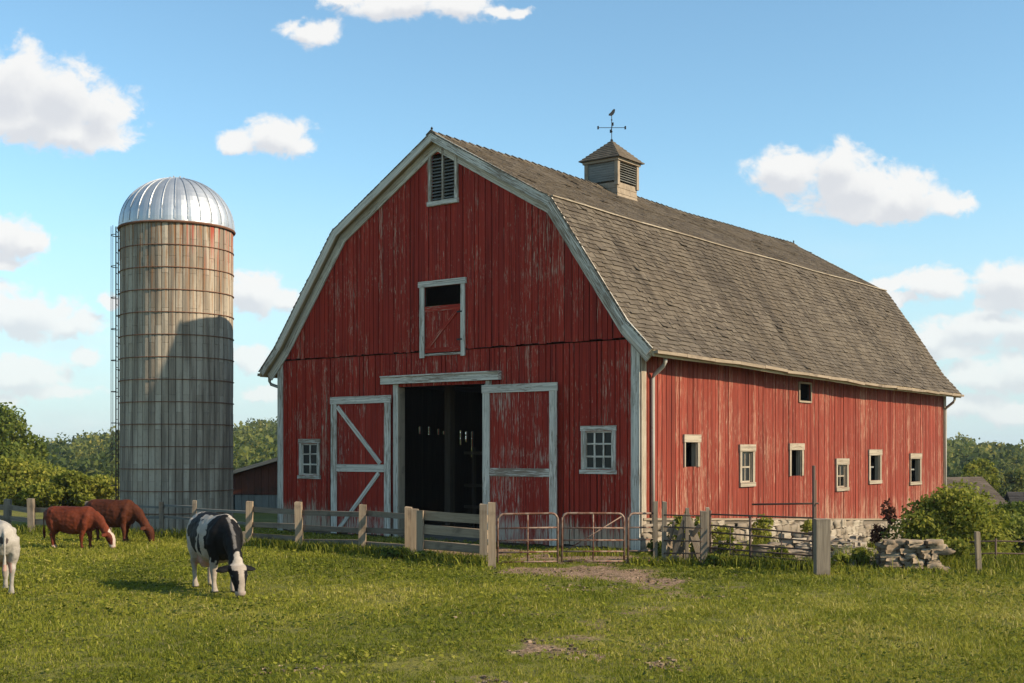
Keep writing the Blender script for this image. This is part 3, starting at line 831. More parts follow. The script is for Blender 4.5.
# ------------------------------------------------------------------ FENCES AND GATES
FG = 'posts and rail fences round the barnyard'
def post(mb, x, y, h, w=.17, lean=(0, 0), d=None):
    z = tz(x, y); d = d or w
    mb.ring([(x - w / 2, y - d / 2, z - .3), (x + w / 2, y - d / 2, z - .3), (x + w / 2, y + d / 2, z - .3), (x - w / 2, y + d / 2, z - .3)],
            [(x - w / 2 + lean[0], y - d / 2 + lean[1], z + h), (x + w / 2 + lean[0], y - d / 2 + lean[1], z + h + random.uniform(-.02, .02)), (x + w / 2 + lean[0], y + d / 2 + lean[1], z + h), (x - w / 2 + lean[0], y + d / 2 + lean[1], z + h + .01)], j=.008)
def fence(name, label, pts, heights, rails, mat, rmat, cat='fence', pw=.17, rw=.14, off=.1):
    t = thing(name, label, cat, (pts[0][0], pts[0][1], tz(*pts[0])))
    def loc(mb, nm, m):
        ox, oy, oz = t.location
        mb.v = [(x - ox, y - oy, z - oz) for x, y, z in mb.v]; return mb.build(nm, m, t)
    for (x, y), h in zip(pts, heights):
        mb = MB(); post(mb, x, y, h, pw, (random.uniform(-.04, .04), random.uniform(-.04, .04))); loc(mb, 'post', mat)
    for (x0, y0), (x1, y1) in zip(pts[:-1], pts[1:]):
        for zr in rails:
            mb = MB()
            a, b = random.uniform(-.03, .03), random.uniform(-.03, .03)
            L = math.hypot(x1 - x0, y1 - y0); ux, uy = (x1 - x0) / L, (y1 - y0) / L; oy = off
            mb.beam((x0 - ux * .04, y0 + oy, tz(x0, y0) + zr + a), (x1 + ux * .04, y1 + oy, tz(x1, y1) + zr + b), .035, rw * random.uniform(.85, 1.15), j=.008); loc(mb, 'rail', rmat)
    return t
fence('wooden_fence', 'grey wooden fence behind the brown cows at the pasture edge', [(-21.5, 38.5), (-17.6, 37.4), (-14.95, 36.6), (-13.55, 34.9), (-11.6, 34.0)], [.95, .92, .86, .95, .9], [.62, .30], M['fence'], M['fence'])
pf = fence('pipe_fence', 'thin grey rail fence in front of the silo base', [(-11.0, 33.75), (-9.4, 33.2), (-8.32, 32.3), (-6.6, 30.6)], [.8, .93, 1.0, .3], [.80, .52], M['fence'], M['greywood'], pw=.10, rw=.06)
fence('wooden_fence', 'three-rail wooden fence below the left barn window and door', [(-6.45, 30.3), (-4.98, 29.03), (-3.39, 27.9), (-2.24, 26.86)], [1.06, 1.10, 1.08, 1.08], [.87, .52, .20], M['fence_tan'], M['fence_dark'], pw=.155, rw=.125)
# wooden gate with its own two posts
wg = thing('wooden_gate', 'tan wooden gate of three boards before the dark doorway', 'gate', (-1.95, 26.2, 0))
def rel(mb, o, nm, m, smooth=False):
    ox, oy, oz = o.location; mb.v = [(x - ox, y - oy, z - oz) for x, y, z in mb.v]; return mb.build(nm, m, o, smooth)
for (z0, z1) in ((.95, .90), (.66, .60), (.34, .28)):
    m = MB(); m.beam((-1.98, 26.22, z0), (-.50, 25.25, z1), .035, .185, j=.012); rel(m, wg, 'rail', M['fence_tan'])
m = MB(); m.ring([(-2.02, 26.13, .02), (-1.88, 26.05, .02), (-1.86, 26.09, .02), (-2.0, 26.17, .02)], [(-2.02, 26.13, 1.05), (-1.88, 26.05, 1.05), (-1.86, 26.09, 1.05), (-2.0, 26.17, 1.05)]); rel(m, wg, 'stile', M['fence_tan'])
def lone_post(label, x, y, h, w, mat, d=None, group=None, name='fence_post', lean=(0, 0)):
    mb = MB(); post(mb, x, y, h, w, lean, d); z = tz(x, y); mb.v = [(a - x, b - y, c - z) for a, b, c in mb.v]
    o = mb.build(name, mat, None, loc=(x, y, z)); return tag(o, label, 'post', group)
lone_post('thick tan wooden post at the hinge side of the wooden gate', -2.08, 26.50, 1.06, .16, M['fence_tan'])
lone_post('grey post in front of the right sliding door, behind a tan post', -.58, 25.1, 1.22, .15, M['fence'])
lone_post('tan wooden post at the left end of the tube gates', -.40, 24.6, 1.27, .155, M['fence_tan'])
lone_post('thick grey square post at the right end of the pipe pen', 5.68, 22.66, 1.04, .25, M['fence'])
# tube gates
def tube_gate(name, label, p0, p1, zs, diag=False, mid=True, h=1.02, openr=False, mat='gate', r_=.021, group=None):
    t = thing(name, label, 'gate', (p0[0], p0[1], tz(*p0)), group=group)
    x0, y0 = p0; x1, y1 = p1; L = math.hypot(x1 - x0, y1 - y0); ux, uy = (x1 - x0) / L, (y1 - y0) / L
    zb0, zb1 = tz(*p0), tz(*p1)
    def p(a, z): return (ux * a, uy * a, z + (zb1 - zb0) * a / L)
    rc_ = .13; m = MB()
    arc = [(rc_ - rc_ * math.cos(q), h - rc_ + rc_ * math.sin(q)) for q in np.linspace(0, PI / 2, 6)]
    path = [(0, .02)] + arc
    if openr: path += [(L, h)]
    else: path += [(L - a, z) for a, z in reversed(arc)] + [(L, .02)]
    m.tube([p(a, z) for a, z in path], r_ * 1.1, 8)
    m.build('gate_frame', M[mat], t, True)
    for z in zs:
        q = MB(); q.tube([p(0, z), p(L, z)], r_ * .85, 7); q.build('rail', M[mat], t, True)
    if mid:
        q = MB(); q.tube([p(L / 2, .03), p(L / 2, h)], r_ * .8, 7); q.build('stile', M[mat], t, True)
    if diag:
        q = MB(); q.tube([p(.1, .27), p(L - .05, h - .06)], r_ * .6, 6); q.build('diagonal_brace', M[mat], t, True)
    return t
GG = 'tube gates between the tan post and the pen'
tube_gate('tube_gate', 'rusty tube gate beside the tan post, without a diagonal', (-.29, 25.05), (.93, 25.2), [.73, .48, .24, .04], group=GG)
tube_gate('tube_gate', 'rusty tube gate with a diagonal brace before the barn corner window', (1.02, 25.2), (2.30, 25.35), [.72, .47, .24, .04], diag=True, group=GG)
tube_gate('tube_gate', 'narrow tube panel in front of the white barn corner board', (2.38, 25.35), (3.0, 25.6), [.73, .48, .25, .05], mid=False, openr=True, group=GG)
# slim posts
PG = 'slim rough posts at the pen entrance'
for x, y, h, w, lb in ((2.96, 25.55, 1.26, .085, 'slim grey post against the end of the tube panel'), (3.10, 25.3, 1.27, .085, 'slim grey post just right of the tube panel end'),
                       (3.60, 25.55, 1.14, .07, 'slim stake behind the leaning slab'), (3.88, 25.0, 1.10, .13, 'stout grey post at the left end of the pipe pen'), (4.02, 25.3, 1.16, .075, 'thin dark stake touching the pen pipes')):
    lone_post(lb, x, y, h, w, M['fence'], group=PG, lean=(random.uniform(-.03, .03), 0))
sp = thing('pipe_rails', 'short dark pipe rails between slim posts at the pen entrance', 'railing', (3.10, 25.3, 0))
for z in (1.0, .76, .48, .22):
    m = MB(); m.tube([(0, -.07, z), (.74, -.36, z + random.uniform(-.02, .02))], .016, 6); m.build('rail', M['pipe'], sp, True)
m = MB(); m.tube([(.38, -.2, .02), (.38, -.2, .9)], .014, 6); m.build('upright', M['pipe'], sp, True)
# leaning slab and broken boards
m = MB(); m.ring([(0, 0, 0), (.20, .0, 0), (.20, .07, 0), (0, .07, 0)], [(-.28, .25, .98), (-.16, .25, 1.02), (-.16, .3, 1.02), (-.28, .3, .98)], j=.01)
o = m.build('leaning_slab', M['fence'], None, loc=(3.86, 25.55, 0)); tag(o, 'grey split slab leaning behind the pen entrance rails', 'plank')
for i, (a, b, w_, lb) in enumerate((((3.12, 25.9, .72), (3.70, 25.8, .50), .11, 'broken board lying highest on the pen entrance pile'), ((3.2, 25.75, .45), (3.80, 26.0, .05), .15, 'wide broken board crossing the pen entrance pile'),
                               ((3.25, 25.9, .10), (3.36, 25.6, .85), .08, 'short broken stick poking out of the pile'), ((3.25, 25.65, .03), (4.05, 25.75, .20), .12, 'low broken board lying on the ground in the pile'), ((3.35, 25.8, .02), (3.62, 25.75, .95), .10, 'grey board standing upright in the pile'), ((3.5, 25.9, .15), (3.9, 25.6, .78), .09, 'slanting board leaning from the pile onto the stout post'))):
    m = MB(); ox, oy, oz = a; m.beam((0, 0, 0), (b[0] - ox, b[1] - oy, b[2] - oz), .03, w_, j=.01)
    o = m.build('broken_board', M['fence_tan'] if i % 2 else M['fence'], None, loc=a); tag(o, lb, 'board', 'broken boards at the pen entrance')
# pipe pen
pp = thing('pipe_pen', 'dark rusty pipe pen panel with many rails beside the stone footing', 'railing', (4.03, 25.1, 0))
A_ = Vector((0, 0, 0)); B_ = Vector((1.72, -1.55, 0)); hts = [(1.02, 1.03), (.80, .72), (.66, .58), (.44, .42), (.34, .31), (.24, .20), (.15, .11), (.06, .03)]
for z0, z1 in hts:
    m = MB(); m.tube([A_ + Vector((0, 0, z0)), (A_ + B_) / 2 + Vector((0, 0, (z0 + z1) / 2 + random.uniform(-.015, .015))), B_ + Vector((0, 0, z1))], .017, 7); m.build('rail', M['pipe'], pp, True)
for f_, h_, r_ in ((0, 1.1, .022), (.20, .8, .012), (.40, 1.03, .026), (.70, .74, .012), (1.0, 2.03, .032)):
    q = A_.lerp(B_, f_); m = MB(); m.tube([(q.x, q.y, -.2), (q.x, q.y, h_)], r_, 8); m.build('upright', M['pipe'], pp, True)
m = MB(); q = A_.lerp(B_, .42); m.tube([(q.x, q.y, 1.25), (B_.x + .08, B_.y - .05, 1.31)], .018, 7); m.build('top_pipe', M['pipe'], pp, True)
m = MB(); m.tube([(B_.x + .07, B_.y + .12, -.2), (B_.x + .07, B_.y + .12, 1.75)], .02, 7); m.build('upright', M['rust'], pp, True)
# right hand field fence
lone_post('slender leaning stake standing alone in front of the big shrub', 8.86, 23.4, .80, .085, M['fence_tan'], lean=(-.05, 0))
rfence = thing('pipe_fence', 'low dark pipe rail running off beside the big shrub', 'fence', (9.0, 24.3, 0))
for z in (.52, .28):
    m = MB(); m.tube([(0, 0, z), (.55, .1, z + .01), (2.6, -.1, z - .02)], .016, 6); m.build('rail', M['pipe'], rfence, True)
for x in (.55, 1.7):
    m = MB(); m.tube([(x, .1 - (x - .55) * .1, -.2), (x, .1 - (x - .55) * .1, .58)], .022, 6); m.build('post', M['pipe'], rfence, True)
# stones
def tagged_stone(name, label, fn, mat, loc):
    m = MB(); fn(m); o = m.build(name, mat, None, True, loc=loc); return tag(o, label, 'stone wall')
def f1(m):
    L = 1.0
    for row in range(6):
        z = .04 + row * .085; a = -.06
        while a < L - .05:
            l = random.uniform(.14, .42)
            for yy in (-.14, .14):
                m.rock((a + l / 2 + .0, -.22 * a + yy + random.uniform(-.03, .03), z + .02), l * 1.02, .3, random.uniform(.09, .15), random.uniform(-.3, .3), None, .32, .5)
            a += l
    for k in range(7): m.rock((random.uniform(0, L), random.uniform(-.35, .1), .56 + random.uniform(-.02, .03)), random.uniform(.2, .42), .3, .09, random.uniform(-.4, .4), None, .2, .6)
tagged_stone('stone_wall', 'low dry stone wall end of flat stones before the big shrub', f1, M['stone_dark'], (7.2, 24.0, -.02))
def f2(m):
    for k in range(190):
        a = random.random(); b = random.random()
        x = a * 1.7; y = b * 2.4; h = .15 + .50 * b
        for q in range(2): 
            m.rock((x + random.uniform(-.05, .05), y + random.uniform(-.05, .05), random.uniform(0, h)), random.uniform(.16, .36), random.uniform(.14, .3), random.uniform(.1, .2), random.uniform(0, 3), None, .22, .55)
tagged_stone('rubble_heap', 'loose heap of tumbled field stones against the barn footing', f2, M['stone'], (5.85, 24.3, -.1))
BG = 'grey boulders lying inside the pipe pen'
for i, (x, y, s, h, lb) in enumerate(((4.55, 25.6, .50, .50, 'squarish grey boulder half behind the middle pen upright'), (5.15, 25.3, .62, .44, 'broad grey boulder right of the middle pen upright'), (5.75, 25.1, .60, .34, 'long low brown boulder near the tall pen upright'),
                                   (4.3, 26.0, .36, .36, 'small grey boulder at the left end of the pen'), (5.6, 26.0, .5, .42, 'pale boulder behind the low brown one'))):
    m = MB(); m.rock((0, 0, h / 2 - .04), s, s * .8, h, random.uniform(0, 3), None, .25, .5, 5)
    o = m.build('boulder', M['stone_dark'], None, True, loc=(x, y, tz(x, y))); tag(o, lb, 'boulder', BG)

# ------------------------------------------------------------------ CATTLE
def loft(bm, rings, n=14):
    """rings: (centre, axis u, axis v, ru, rv); closed at both ends"""
    prev = None; first = None
    for (c, u, v, ru, rv) in rings:
        c = Vector(c); u = Vector(u).normalized(); v = Vector(v).normalized()
        vs = [bm.verts.new(c + u * (ru * math.cos(2 * PI * k / n)) + v * (rv * math.sin(2 * PI * k / n))) for k in range(n)]
        if prev:
            for k in range(n): bm.faces.new((prev[k], prev[(k + 1) % n], vs[(k + 1) % n], vs[k]))
        else: bm.faces.new(list(reversed(vs)))
        prev = vs
    bm.faces.new(prev)
def limb(bm, pts, n=12, flat=1.0):
    rings = []
    P = [Vector(p[:3]) for p in pts]
    for i, p in enumerate(pts):
        d = (P[min(i + 1, len(P) - 1)] - P[max(i - 1, 0)]).normalized()
        v = Vector((0, 1, 0)); v = (v - d * v.dot(d)); v.normalize(); u = v.cross(d)
        r_ = p[3]; r2 = p[4] if len(p) > 4 else r_ * flat
        rings.append((P[i], u, v, r_, r2))
    loft(bm, rings, n)
def make_cow(name, label, loc, rotz, scale, coatfn, thin=1.0, tail_y=0.0, step=0.0, turn=0.0, head_up=False, udder=True, seed=0):
    bm = bmesh.new(); Y = Vector((0, 1, 0)); Z = Vector((0, 0, 1))
    tr = [(-.90, 1.12, .08, .09), (-.84, 1.09, .17, .20), (-.72, 1.06, .26, .30), (-.52, 1.03, .305, .36), (-.25, .965, .35, .425), (.05, .93, .375, .455), (.30, .935, .355, .445), (.50, .98, .30, .41), (.66, 1.01, .245, .365), (.80, 1.01, .18, .275), (.90, .98, .11, .16)]
    loft(bm, [((x, 0, z), Y, Z, ry * thin, rz) for x, z, ry, rz in tr], 20)
    # spine / hip / shoulder masses
    for sy in (-1, 1):
        limb(bm, [(-.62, sy * .15 * thin, 1.22, .06), (-.56, sy * .20 * thin, 1.215, .075), (-.46, sy * .21 * thin, 1.14, .07)])
        limb(bm, [(.66, sy * .07, 1.26, .08), (.60, sy * .15, 1.08, .15), (.54, sy * .20, .86, .145), (.50, sy * .18, .68, .105)])
    # neck bends sideways by `turn`
    def nk(x, z, t): return (x, turn * t, z)
    loft(bm, [(nk(.60, 1.08, 0), Y, (-.3, 0, 1), .19, .27), (nk(.80, 1.02, .05), Y, (.45, 0, 1), .165, .24), (nk(.98, .88, .25), Y, (.7, 0, 1), .135, .20), (nk(1.14, .69, .55), Y, (.85, 0, .8), .115, .165), (nk(1.24, .53, .8), Y, (.9, 0, .5), .11, .145), (nk(1.30, .43, 1.0), Y, (1, 0, .3), .10, .12)], 16)
    hd_ = [(1.26, .56, .10, .08), (1.31, .52, .15, .125), (1.36, .43, .155, .15), (1.40, .33, .14, .14), (1.43, .23, .108, .118), (1.45, .14, .092, .102), (1.46, .08, .098, .098), (1.462, .035, .085, .075), (1.462, .015, .045, .035)]
    loft(bm, [((x, turn, z), Y, (1, 0, .25), ry, rx) for x, z, ry, rx in hd_], 16)
    for sy in (-1, 1):   # ears
        limb(bm, [(1.30, turn + sy * .11, .50, .035, .035), (1.29, turn + sy * .19, .49, .07, .03), (1.275, turn + sy * .28, .475, .075, .028), (1.26, turn + sy * .36, .455, .03, .016)], 10)
    for sy in (-1, 1):
        fx = .50 + (step * sy)
        limb(bm, [(.52, sy * .17, .95, .15, .10), (.50, sy * .175, .72, .125, .095), (fx * .5 + .25, sy * .17, .52, .088, .08), (fx, sy * .165, .40, .074), (fx, sy * .16, .33, .064), (fx - .005, sy * .158, .19, .043), (fx + .005, sy * .157, .11, .054), (fx + .03, sy * .157, .06, .054), (fx + .045, sy * .157, .0, .075)])
        hx = -.60 - step * sy * .8
        limb(bm, [(-.58, sy * .15, 1.08, .25, .14), (-.54, sy * .18, .86, .23, .135), (-.52, sy * .185, .70, .17, .11), (hx + .02, sy * .17, .56, .10, .075), (hx - .045, sy * .165, .475, .078, .064), (hx - .03, sy * .16, .37, .052, .047), (hx - .01, sy * .158, .19, .043), (hx, sy * .158, .11, .054), (hx + .03, sy * .158, .055, .060), (hx + .045, sy * .158, .0, .074)])
    if udder:
        limb(bm, [(-.64, 0, .62, .08), (-.50, 0, .56, .17, .15), (-.36, 0, .54, .17, .15), (-.20, 0, .58, .08)])
        for sy in (-1, 1):
            for x in (-.46, -.34): limb(bm, [(x, sy * .06, .46, .028), (x, sy * .065, .37, .02)])
    limb(bm, [(.80, 0, .88, .05, .03), (.78, 0, .70, .07, .03), (.70, 0, .62, .05, .025)])  # brisket
    limb(bm, [(-.84, 0, 1.26, .045), (-.93, tail_y * .2, 1.16, .036), (-.955, tail_y * .6, .95, .026), (-.95, tail_y, .70, .022), (-.95, tail_y * 1.1, .55, .04), (-.94, tail_y * 1.1, .42, .045), (-.94, tail_y * 1.1, .32, .012)], 10)
    me = bpy.data.meshes.new(name + '_raw'); bm.to_mesh(me); bm.free()
    tmp = bpy.data.objects.new('cow_tmp', me); COL.objects.link(tmp)
    md = tmp.modifiers.new('r', 'REMESH'); md.mode = 'VOXEL'; md.voxel_size = .017
    sm_ = tmp.modifiers.new('s', 'SMOOTH'); sm_.factor = .5; sm_.iterations = 7
    dg = bpy.context.evaluated_depsgraph_get(); dg.update()
    me2 = bpy.data.meshes.new_from_object(tmp.evaluated_get(dg)); bpy.data.objects.remove(tmp)
    me2.name = name
    n = len(me2.vertices); co = np.empty(n * 3, dtype=np.float32); me2.vertices.foreach_get('co', co); co = co.reshape(-1, 3)
    # muscle and skin unevenness
    for i in range(n):      # hide unevenness over muscle and bone
        p_ = Vector(co[i]) + Vector((seed, 0, 0)); nr_ = me2.vertices[i].normal
        co[i] += np.array(nr_) * (.022 * mnoise.noise(p_ * 4.2) + .009 * mnoise.noise(p_ * 12)) * (1 if co[i][2] > .5 else .4)
    me2.vertices.foreach_set('co', co.ravel()); me2.update()
    cols = np.ones((n, 4), dtype=np.float32)
    for i in range(n): cols[i, :3] = coatfn(Vector(co[i]), turn)
    ca_ = me2.color_attributes.new('coat', 'FLOAT_COLOR', 'POINT'); ca_.data.foreach_set('color', cols.ravel())
    me2.materials.clear(); me2.materials.append(M['coat'])
    me2.polygons.foreach_set('use_smooth', np.ones(len(me2.polygons), dtype=bool))
    o = bpy.data.objects.new(name, me2); COL.objects.link(o); o.location = loc; o.rotation_euler = (0, 0, rotz); o.scale = (scale,) * 3
    tag(o, label, 'cow')
    for sy in (-1, 1):
        e = MB(); e.rock((1.425, turn + sy * .128, .375), .04, .035, .045, 0, .5, 0, 0, 4); e.build('eye', M['eye'], o, True)
    return o
def blob(p, c, r, seed=0.):
    """signed coverage of an irregular patch"""
    q = Vector(((p.x - c[0]) / r[0], (p.y - c[1]) / r[1], (p.z - c[2]) / r[2]))
    return 1 - q.length + .40 * mnoise.noise(p * 4.6 + Vector((seed, seed * 2, 3))) + .22 * mnoise.noise(p * 13)
WH = (.52, .44, .36); BK = (.010, .009, .009); PK = (.50, .30, .24)
def holstein(p, turn):
    w = WH
    if p.z > .50 or p.x > .95:
        b = max(blob(p, (-.20, .2, 1.15), (.36, .5, .38), 1), blob(p, (-.22, -.32, 1.05), (.31, .34, .40), 1.5), blob(p, (.62, -.1, .95), (.27, .6, .46), 2), blob(p, (.20, -.30, .86), (.06, .22, .22), 3),
                blob(p, (-.76, -.22, 1.0), (.06, .2, .24), 4), blob(p, (.05, 0, 1.36), (.30, .12, .12), 5), blob(p, (-.8, .2, .9), (.15, .15, .3), 8))
        # neck black with a pale crest
        if p.x > .74 and p.z > .42 and p.x < 1.27: b = max(b, .4)
        if p.x > .70 and abs(p.y - turn * max(0, (p.x - .75) / .5)) < .028 and p.z + (p.x - .7) * .95 > 1.22 and p.x < 1.22: return (.17, .15, .135)
        if p.x > 1.26:
            # head: dark cheeks, white blaze, white muzzle, dark ears
            yy = abs(p.y - turn)
            if p.z < .12: w = (.58, .46, .40); b = -1
            elif yy > .13: b = 1
            elif yy > .058 + .02 * mnoise.noise(p * 9): b = 1 if p.z < .47 else -1
            else: b = -1
            if p.x < 1.31 and yy > .05: b = 1
        if b > 0: return BK
    if p.z < .70 and -.65 < p.x < -.15 and abs(p.y) < .17 and p.z > .4: return PK
    if p.x < -.9 and p.z < .6: return (.05, .045, .04)
    if p.z < .62 and .15 < p.x < .3 and p.z > .55: w = (.55, .42, .34)
    if p.z < .035: return (.06, .05, .045)
    g = .5 + .5 * mnoise.noise(p * 6)
    if p.z < .55: w = tuple(a * .72 + b * .28 for a, b in zip(w, (.30, .20, .13)))
    return tuple(c * (.72 + .28 * g) for c in w)
def red_coat(base, dark, face):
    def f(p, turn):
        if p.x > 1.33 and (abs(p.y - turn) < .085 or p.z < .17) and face: return (.56, .44, .36) if p.z > .10 else (.45, .27, .22)
        if p.z < .04: return (.06, .045, .04)
        if p.z < .14 and p.x < .0 and face: return (.5, .33, .26)
        if p.x < -.9 and p.z < .55: return tuple(c * .35 for c in base)
        g = .5 + .5 * mnoise.noise(p * 2.6 + Vector((3, 1, 0))); g = min(1, max(0, g * 1.1 - .05))
        return tuple(a * g + b * (1 - g) for a, b in zip(base, dark))
    return f
def pale_coat(p, turn):
    b = max(blob(p, (-.35, .3, 1.15), (.3, .25, .25), 7), blob(p, (.3, .3, .9), (.3, .3, .3), 9), blob(p, (-.86, 0, 1.08), (.07, .10, .12), 3))
    if p.z < .035: return (.05, .045, .04)
    if p.x < -.9 and p.z < .5: return (.3, .24, .19)
    if b > .12 and p.z > .5: return (.30, .275, .26) if p.x > -.8 else (.10, .08, .075)
    if p.z < .62 and p.z > .42 and p.x < -.2 and abs(p.y) < .16: return PK
    g = .5 + .5 * mnoise.noise(p * 3.4); return tuple(c * (.75 + .25 * g) for c in (.50, .44, .37))
make_cow('cow', 'black and white cow grazing with its head towards the viewer', (-4.98, 20.65, tz(-5.0, 20.65) - .01), math.radians(-57), .925, holstein, turn=-.05, tail_y=-.05, step=.05)
make_cow('cow', 'reddish brown cow with a white face grazing in full sun', (-10.45, 29.3, tz(-10.45, 29.3) - .02), math.radians(-8), .735, red_coat((.20, .045, .018), (.085, .018, .009), True), turn=-.08, tail_y=.03, step=.07, udder=False)
make_cow('cow', 'dark brown cow grazing in the shade near the silo base', (-10.15, 31.3, tz(-10.15, 31.3) - .02), math.radians(-13), .79, red_coat((.115, .032, .013), (.055, .016, .008), False), turn=-.05, step=-.05, udder=False)
make_cow('cow', 'off-white bony cow seen from behind, cut by the picture edge', (-8.42, 20.3, tz(-8.42, 20.3)), math.radians(118), .855, pale_coat, thin=.85, udder=False, tail_y=.0, step=.06)

# ------------------------------------------------------------------ GROUND
def axis(lo, hi, step, far_lo, far_hi):
    a = list(np.arange(lo, hi + 1e-6, step)); s = step
    x = lo; L = []
    while x > far_lo: s *= 1.25; x -= s; L.append(x)
    s = step; x = hi; Rr = []
    while x < far_hi: s *= 1.12; x += s; Rr.append(x)
    return np.array(L[::-1] + a + Rr)
DIRT = [(.85, 23.9, 1.3, .9, 1.0), (1.7, 23.2, 1.3, 1.2, 1.0), (2.5, 22.3, 1.0, .8, .85), (1.2, 20.9, .9, .5, .55), (2.6, 19.6, 1.4, .35, .5), (.38, 14.9, .36, .8, .66), (.72, 14.2, .26, .4, .66), (1.62, 13.4, .30, .5, .68), (-.3, 12.4, .5, .3, .5), (2.7, 15.2, .5, .3, .4), (-2.2, 13.2, .5, .25, .35), (.2, 17.6, .8, .3, .45), (1.6, 26.5, 2.4, 1.6, .85), (-1.1, 28.5, 1.6, 1.6, 1.0), (1.9, 18.2, .5, .3, .45), (2.3, 21.2, .8, .8, .56), (2.5, 19.9, .55, .8, .52), (1.9, 18.3, .55, .9, .5), (1.2, 16.6, .5, .9, .5), (.8, 15.6, .45, .7, .55), (1.5, 14.6, .35, .5, .5), (-.2, 19.2, 1.6, .3, .4), (4.6, 19.6, 1.2, .2, .35), (-3.1, 15.8, .9, .2, .35), (-1.2, 11.6, .4, .2, .5), (3.6, 21.4, .8, .3, .5)]
def vnoise(x, y, sc, seed=0):
    xs, ys = x * sc + seed * 17.3, y * sc + seed * 9.1
    xi, yi = np.floor(xs), np.floor(ys); fx, fy = xs - xi, ys - yi; fx = fx * fx * (3 - 2 * fx); fy = fy * fy * (3 - 2 * fy)
    def h(a, b): v = np.sin(a * 127.1 + b * 311.7 + seed * 74.7) * 43758.5453; return v - np.floor(v)
    return (h(xi, yi) * (1 - fx) + h(xi + 1, yi) * fx) * (1 - fy) + (h(xi, yi + 1) * (1 - fx) + h(xi + 1, yi + 1) * fx) * fy
def dirt(x, y):
    d = np.zeros_like(x)
    wx = x + (vnoise(x, y, 1.7, 1) - .5) * .7 + (vnoise(x, y, 6, 3) - .5) * .35; wy = y + (vnoise(x, y, 1.7, 2) - .5) * .9 + (vnoise(x, y, 5, 7) - .5) * .5
    for cx, cy, rx, ry, s in DIRT:
        q = np.sqrt(((wx - cx) / rx) ** 2 + ((wy - cy) / ry) ** 2)
        d = np.maximum(d, s * np.clip(1.35 - q, 0, 1))
    return d
gx = axis(-17, 15, .2, -900, 900); gy = axis(7, 36, .2, -80, 1500)
GX, GY = np.meshgrid(gx, gy); GZ = terr(GX, GY) + np.where(GY < 40, (vnoise(GX, GY, 3.1, 5) - .5) * .05, 0) - .015
V = np.stack([GX.ravel(), GY.ravel(), GZ.ravel()], 1); nx_, ny_ = len(gx), len(gy)
ii = (np.arange(ny_ - 1)[:, None] * nx_ + np.arange(nx_ - 1)[None, :]).ravel()
F = np.stack([ii, ii + 1, ii + nx_ + 1, ii + nx_], 1)
go = np_mesh('ground', V, [F], np.zeros(len(F)), M['ground'], smooth=True); go['kind'] = 'structure'
da = go.data.attributes.new('dirt', 'FLOAT', 'POINT'); da.data.foreach_set('value', dirt(GX.ravel(), GY.ravel()).astype(np.float32))

def blades(X, Y, H, Wd, rnd, lean=.5):
    n = len(X); Zb = terr(X, Y) - .015
    az = rng.uniform(0, 2 * PI, n); fa = rng.uniform(0, 2 * PI, n); ln = rng.uniform(.1, lean * 1.6, n) * H
    dx, dy = np.cos(az) * ln, np.sin(az) * ln; wx, wy = np.cos(fa) * Wd / 2, np.sin(fa) * Wd / 2
    b0 = np.stack([X - wx, Y - wy, Zb], 1); b1 = np.stack([X + wx, Y + wy, Zb], 1)
    mx, my, mz = X + dx * .35, Y + dy * .35, Zb + H * .6
    m0 = np.stack([mx - wx * .75, my - wy * .75, mz], 1); m1 = np.stack([mx + wx * .75, my + wy * .75, mz], 1)
    tp = np.stack([X + dx, Y + dy, Zb + H * rng.uniform(.8, 1, n)], 1)
    V = np.stack([b0, b1, m1, m0, tp], 1).reshape(-1, 3); k = np.arange(n) * 5
    return V, np.stack([k, k + 1, k + 2, k + 3], 1), np.stack([k + 3, k + 2, k + 4], 1), rnd
def in_barn(x, y, pad=.0):
    dx, dy = x - RX, y - RY; t = dx * VX + dy * VY; s = dx * UX + dy * UY
    return (s > -pad) & (s < BW + pad) & (t > -pad) & (t < BL)
def grass_points(n, y0, y1, pw):
    u = rng.random(n); e = 2 - pw
    Y = (y0 ** e + u * (y1 ** e - y0 ** e)) ** (1 / e)
    X = rng.uniform(-1, 1, n) * (.45 * Y + 1.2)
    return X, Y
NT_ = 75000
X, Y = grass_points(NT_, 9.0, 37, 1.75)
keep = ~in_barn(X, Y, .02) & (np.hypot(X - SX, Y - SY) > SR)
dd = dirt(X, Y); keep &= rng.random(len(X)) > np.clip(dd * 1.9 - .35, 0, .93)
X, Y, dd = X[keep], Y[keep], dd[keep]
lush = vnoise(X, Y, .35, 3) * .6 + vnoise(X, Y, 1.1, 4) * .4
per = 7
bx = np.repeat(X, per) + rng.normal(0, .035, len(X) * per) * np.repeat(Y / 14, per); by = np.repeat(Y, per) + rng.normal(0, .04, len(X) * per) * np.repeat(Y / 14, per)
lu = np.repeat(lush, per); tuft = np.repeat(rng.random(len(X)), per)
H = (.020 + .05 * lu * rng.uniform(.5, 1.3, len(bx)) + .045 * (tuft > .92)) * np.repeat(1 - .5 * np.clip(dd, 0, 1), per) * (1 + .02 * (by - 12))
Wd = rng.uniform(.005, .010, len(bx)) * (by / 12)
col = np.clip(.42 + (vnoise(bx, by, .22, 8) - .5) * .55 + (vnoise(bx, by, .9, 6) - .5) * .35 + rng.normal(0, .11, len(bx)) + (tuft - .5) * .22 + .5 * (rng.random(len(bx)) > .965), 0, 1)
V, Q, T3, rr = blades(bx, by, H, Wd, col, .6)
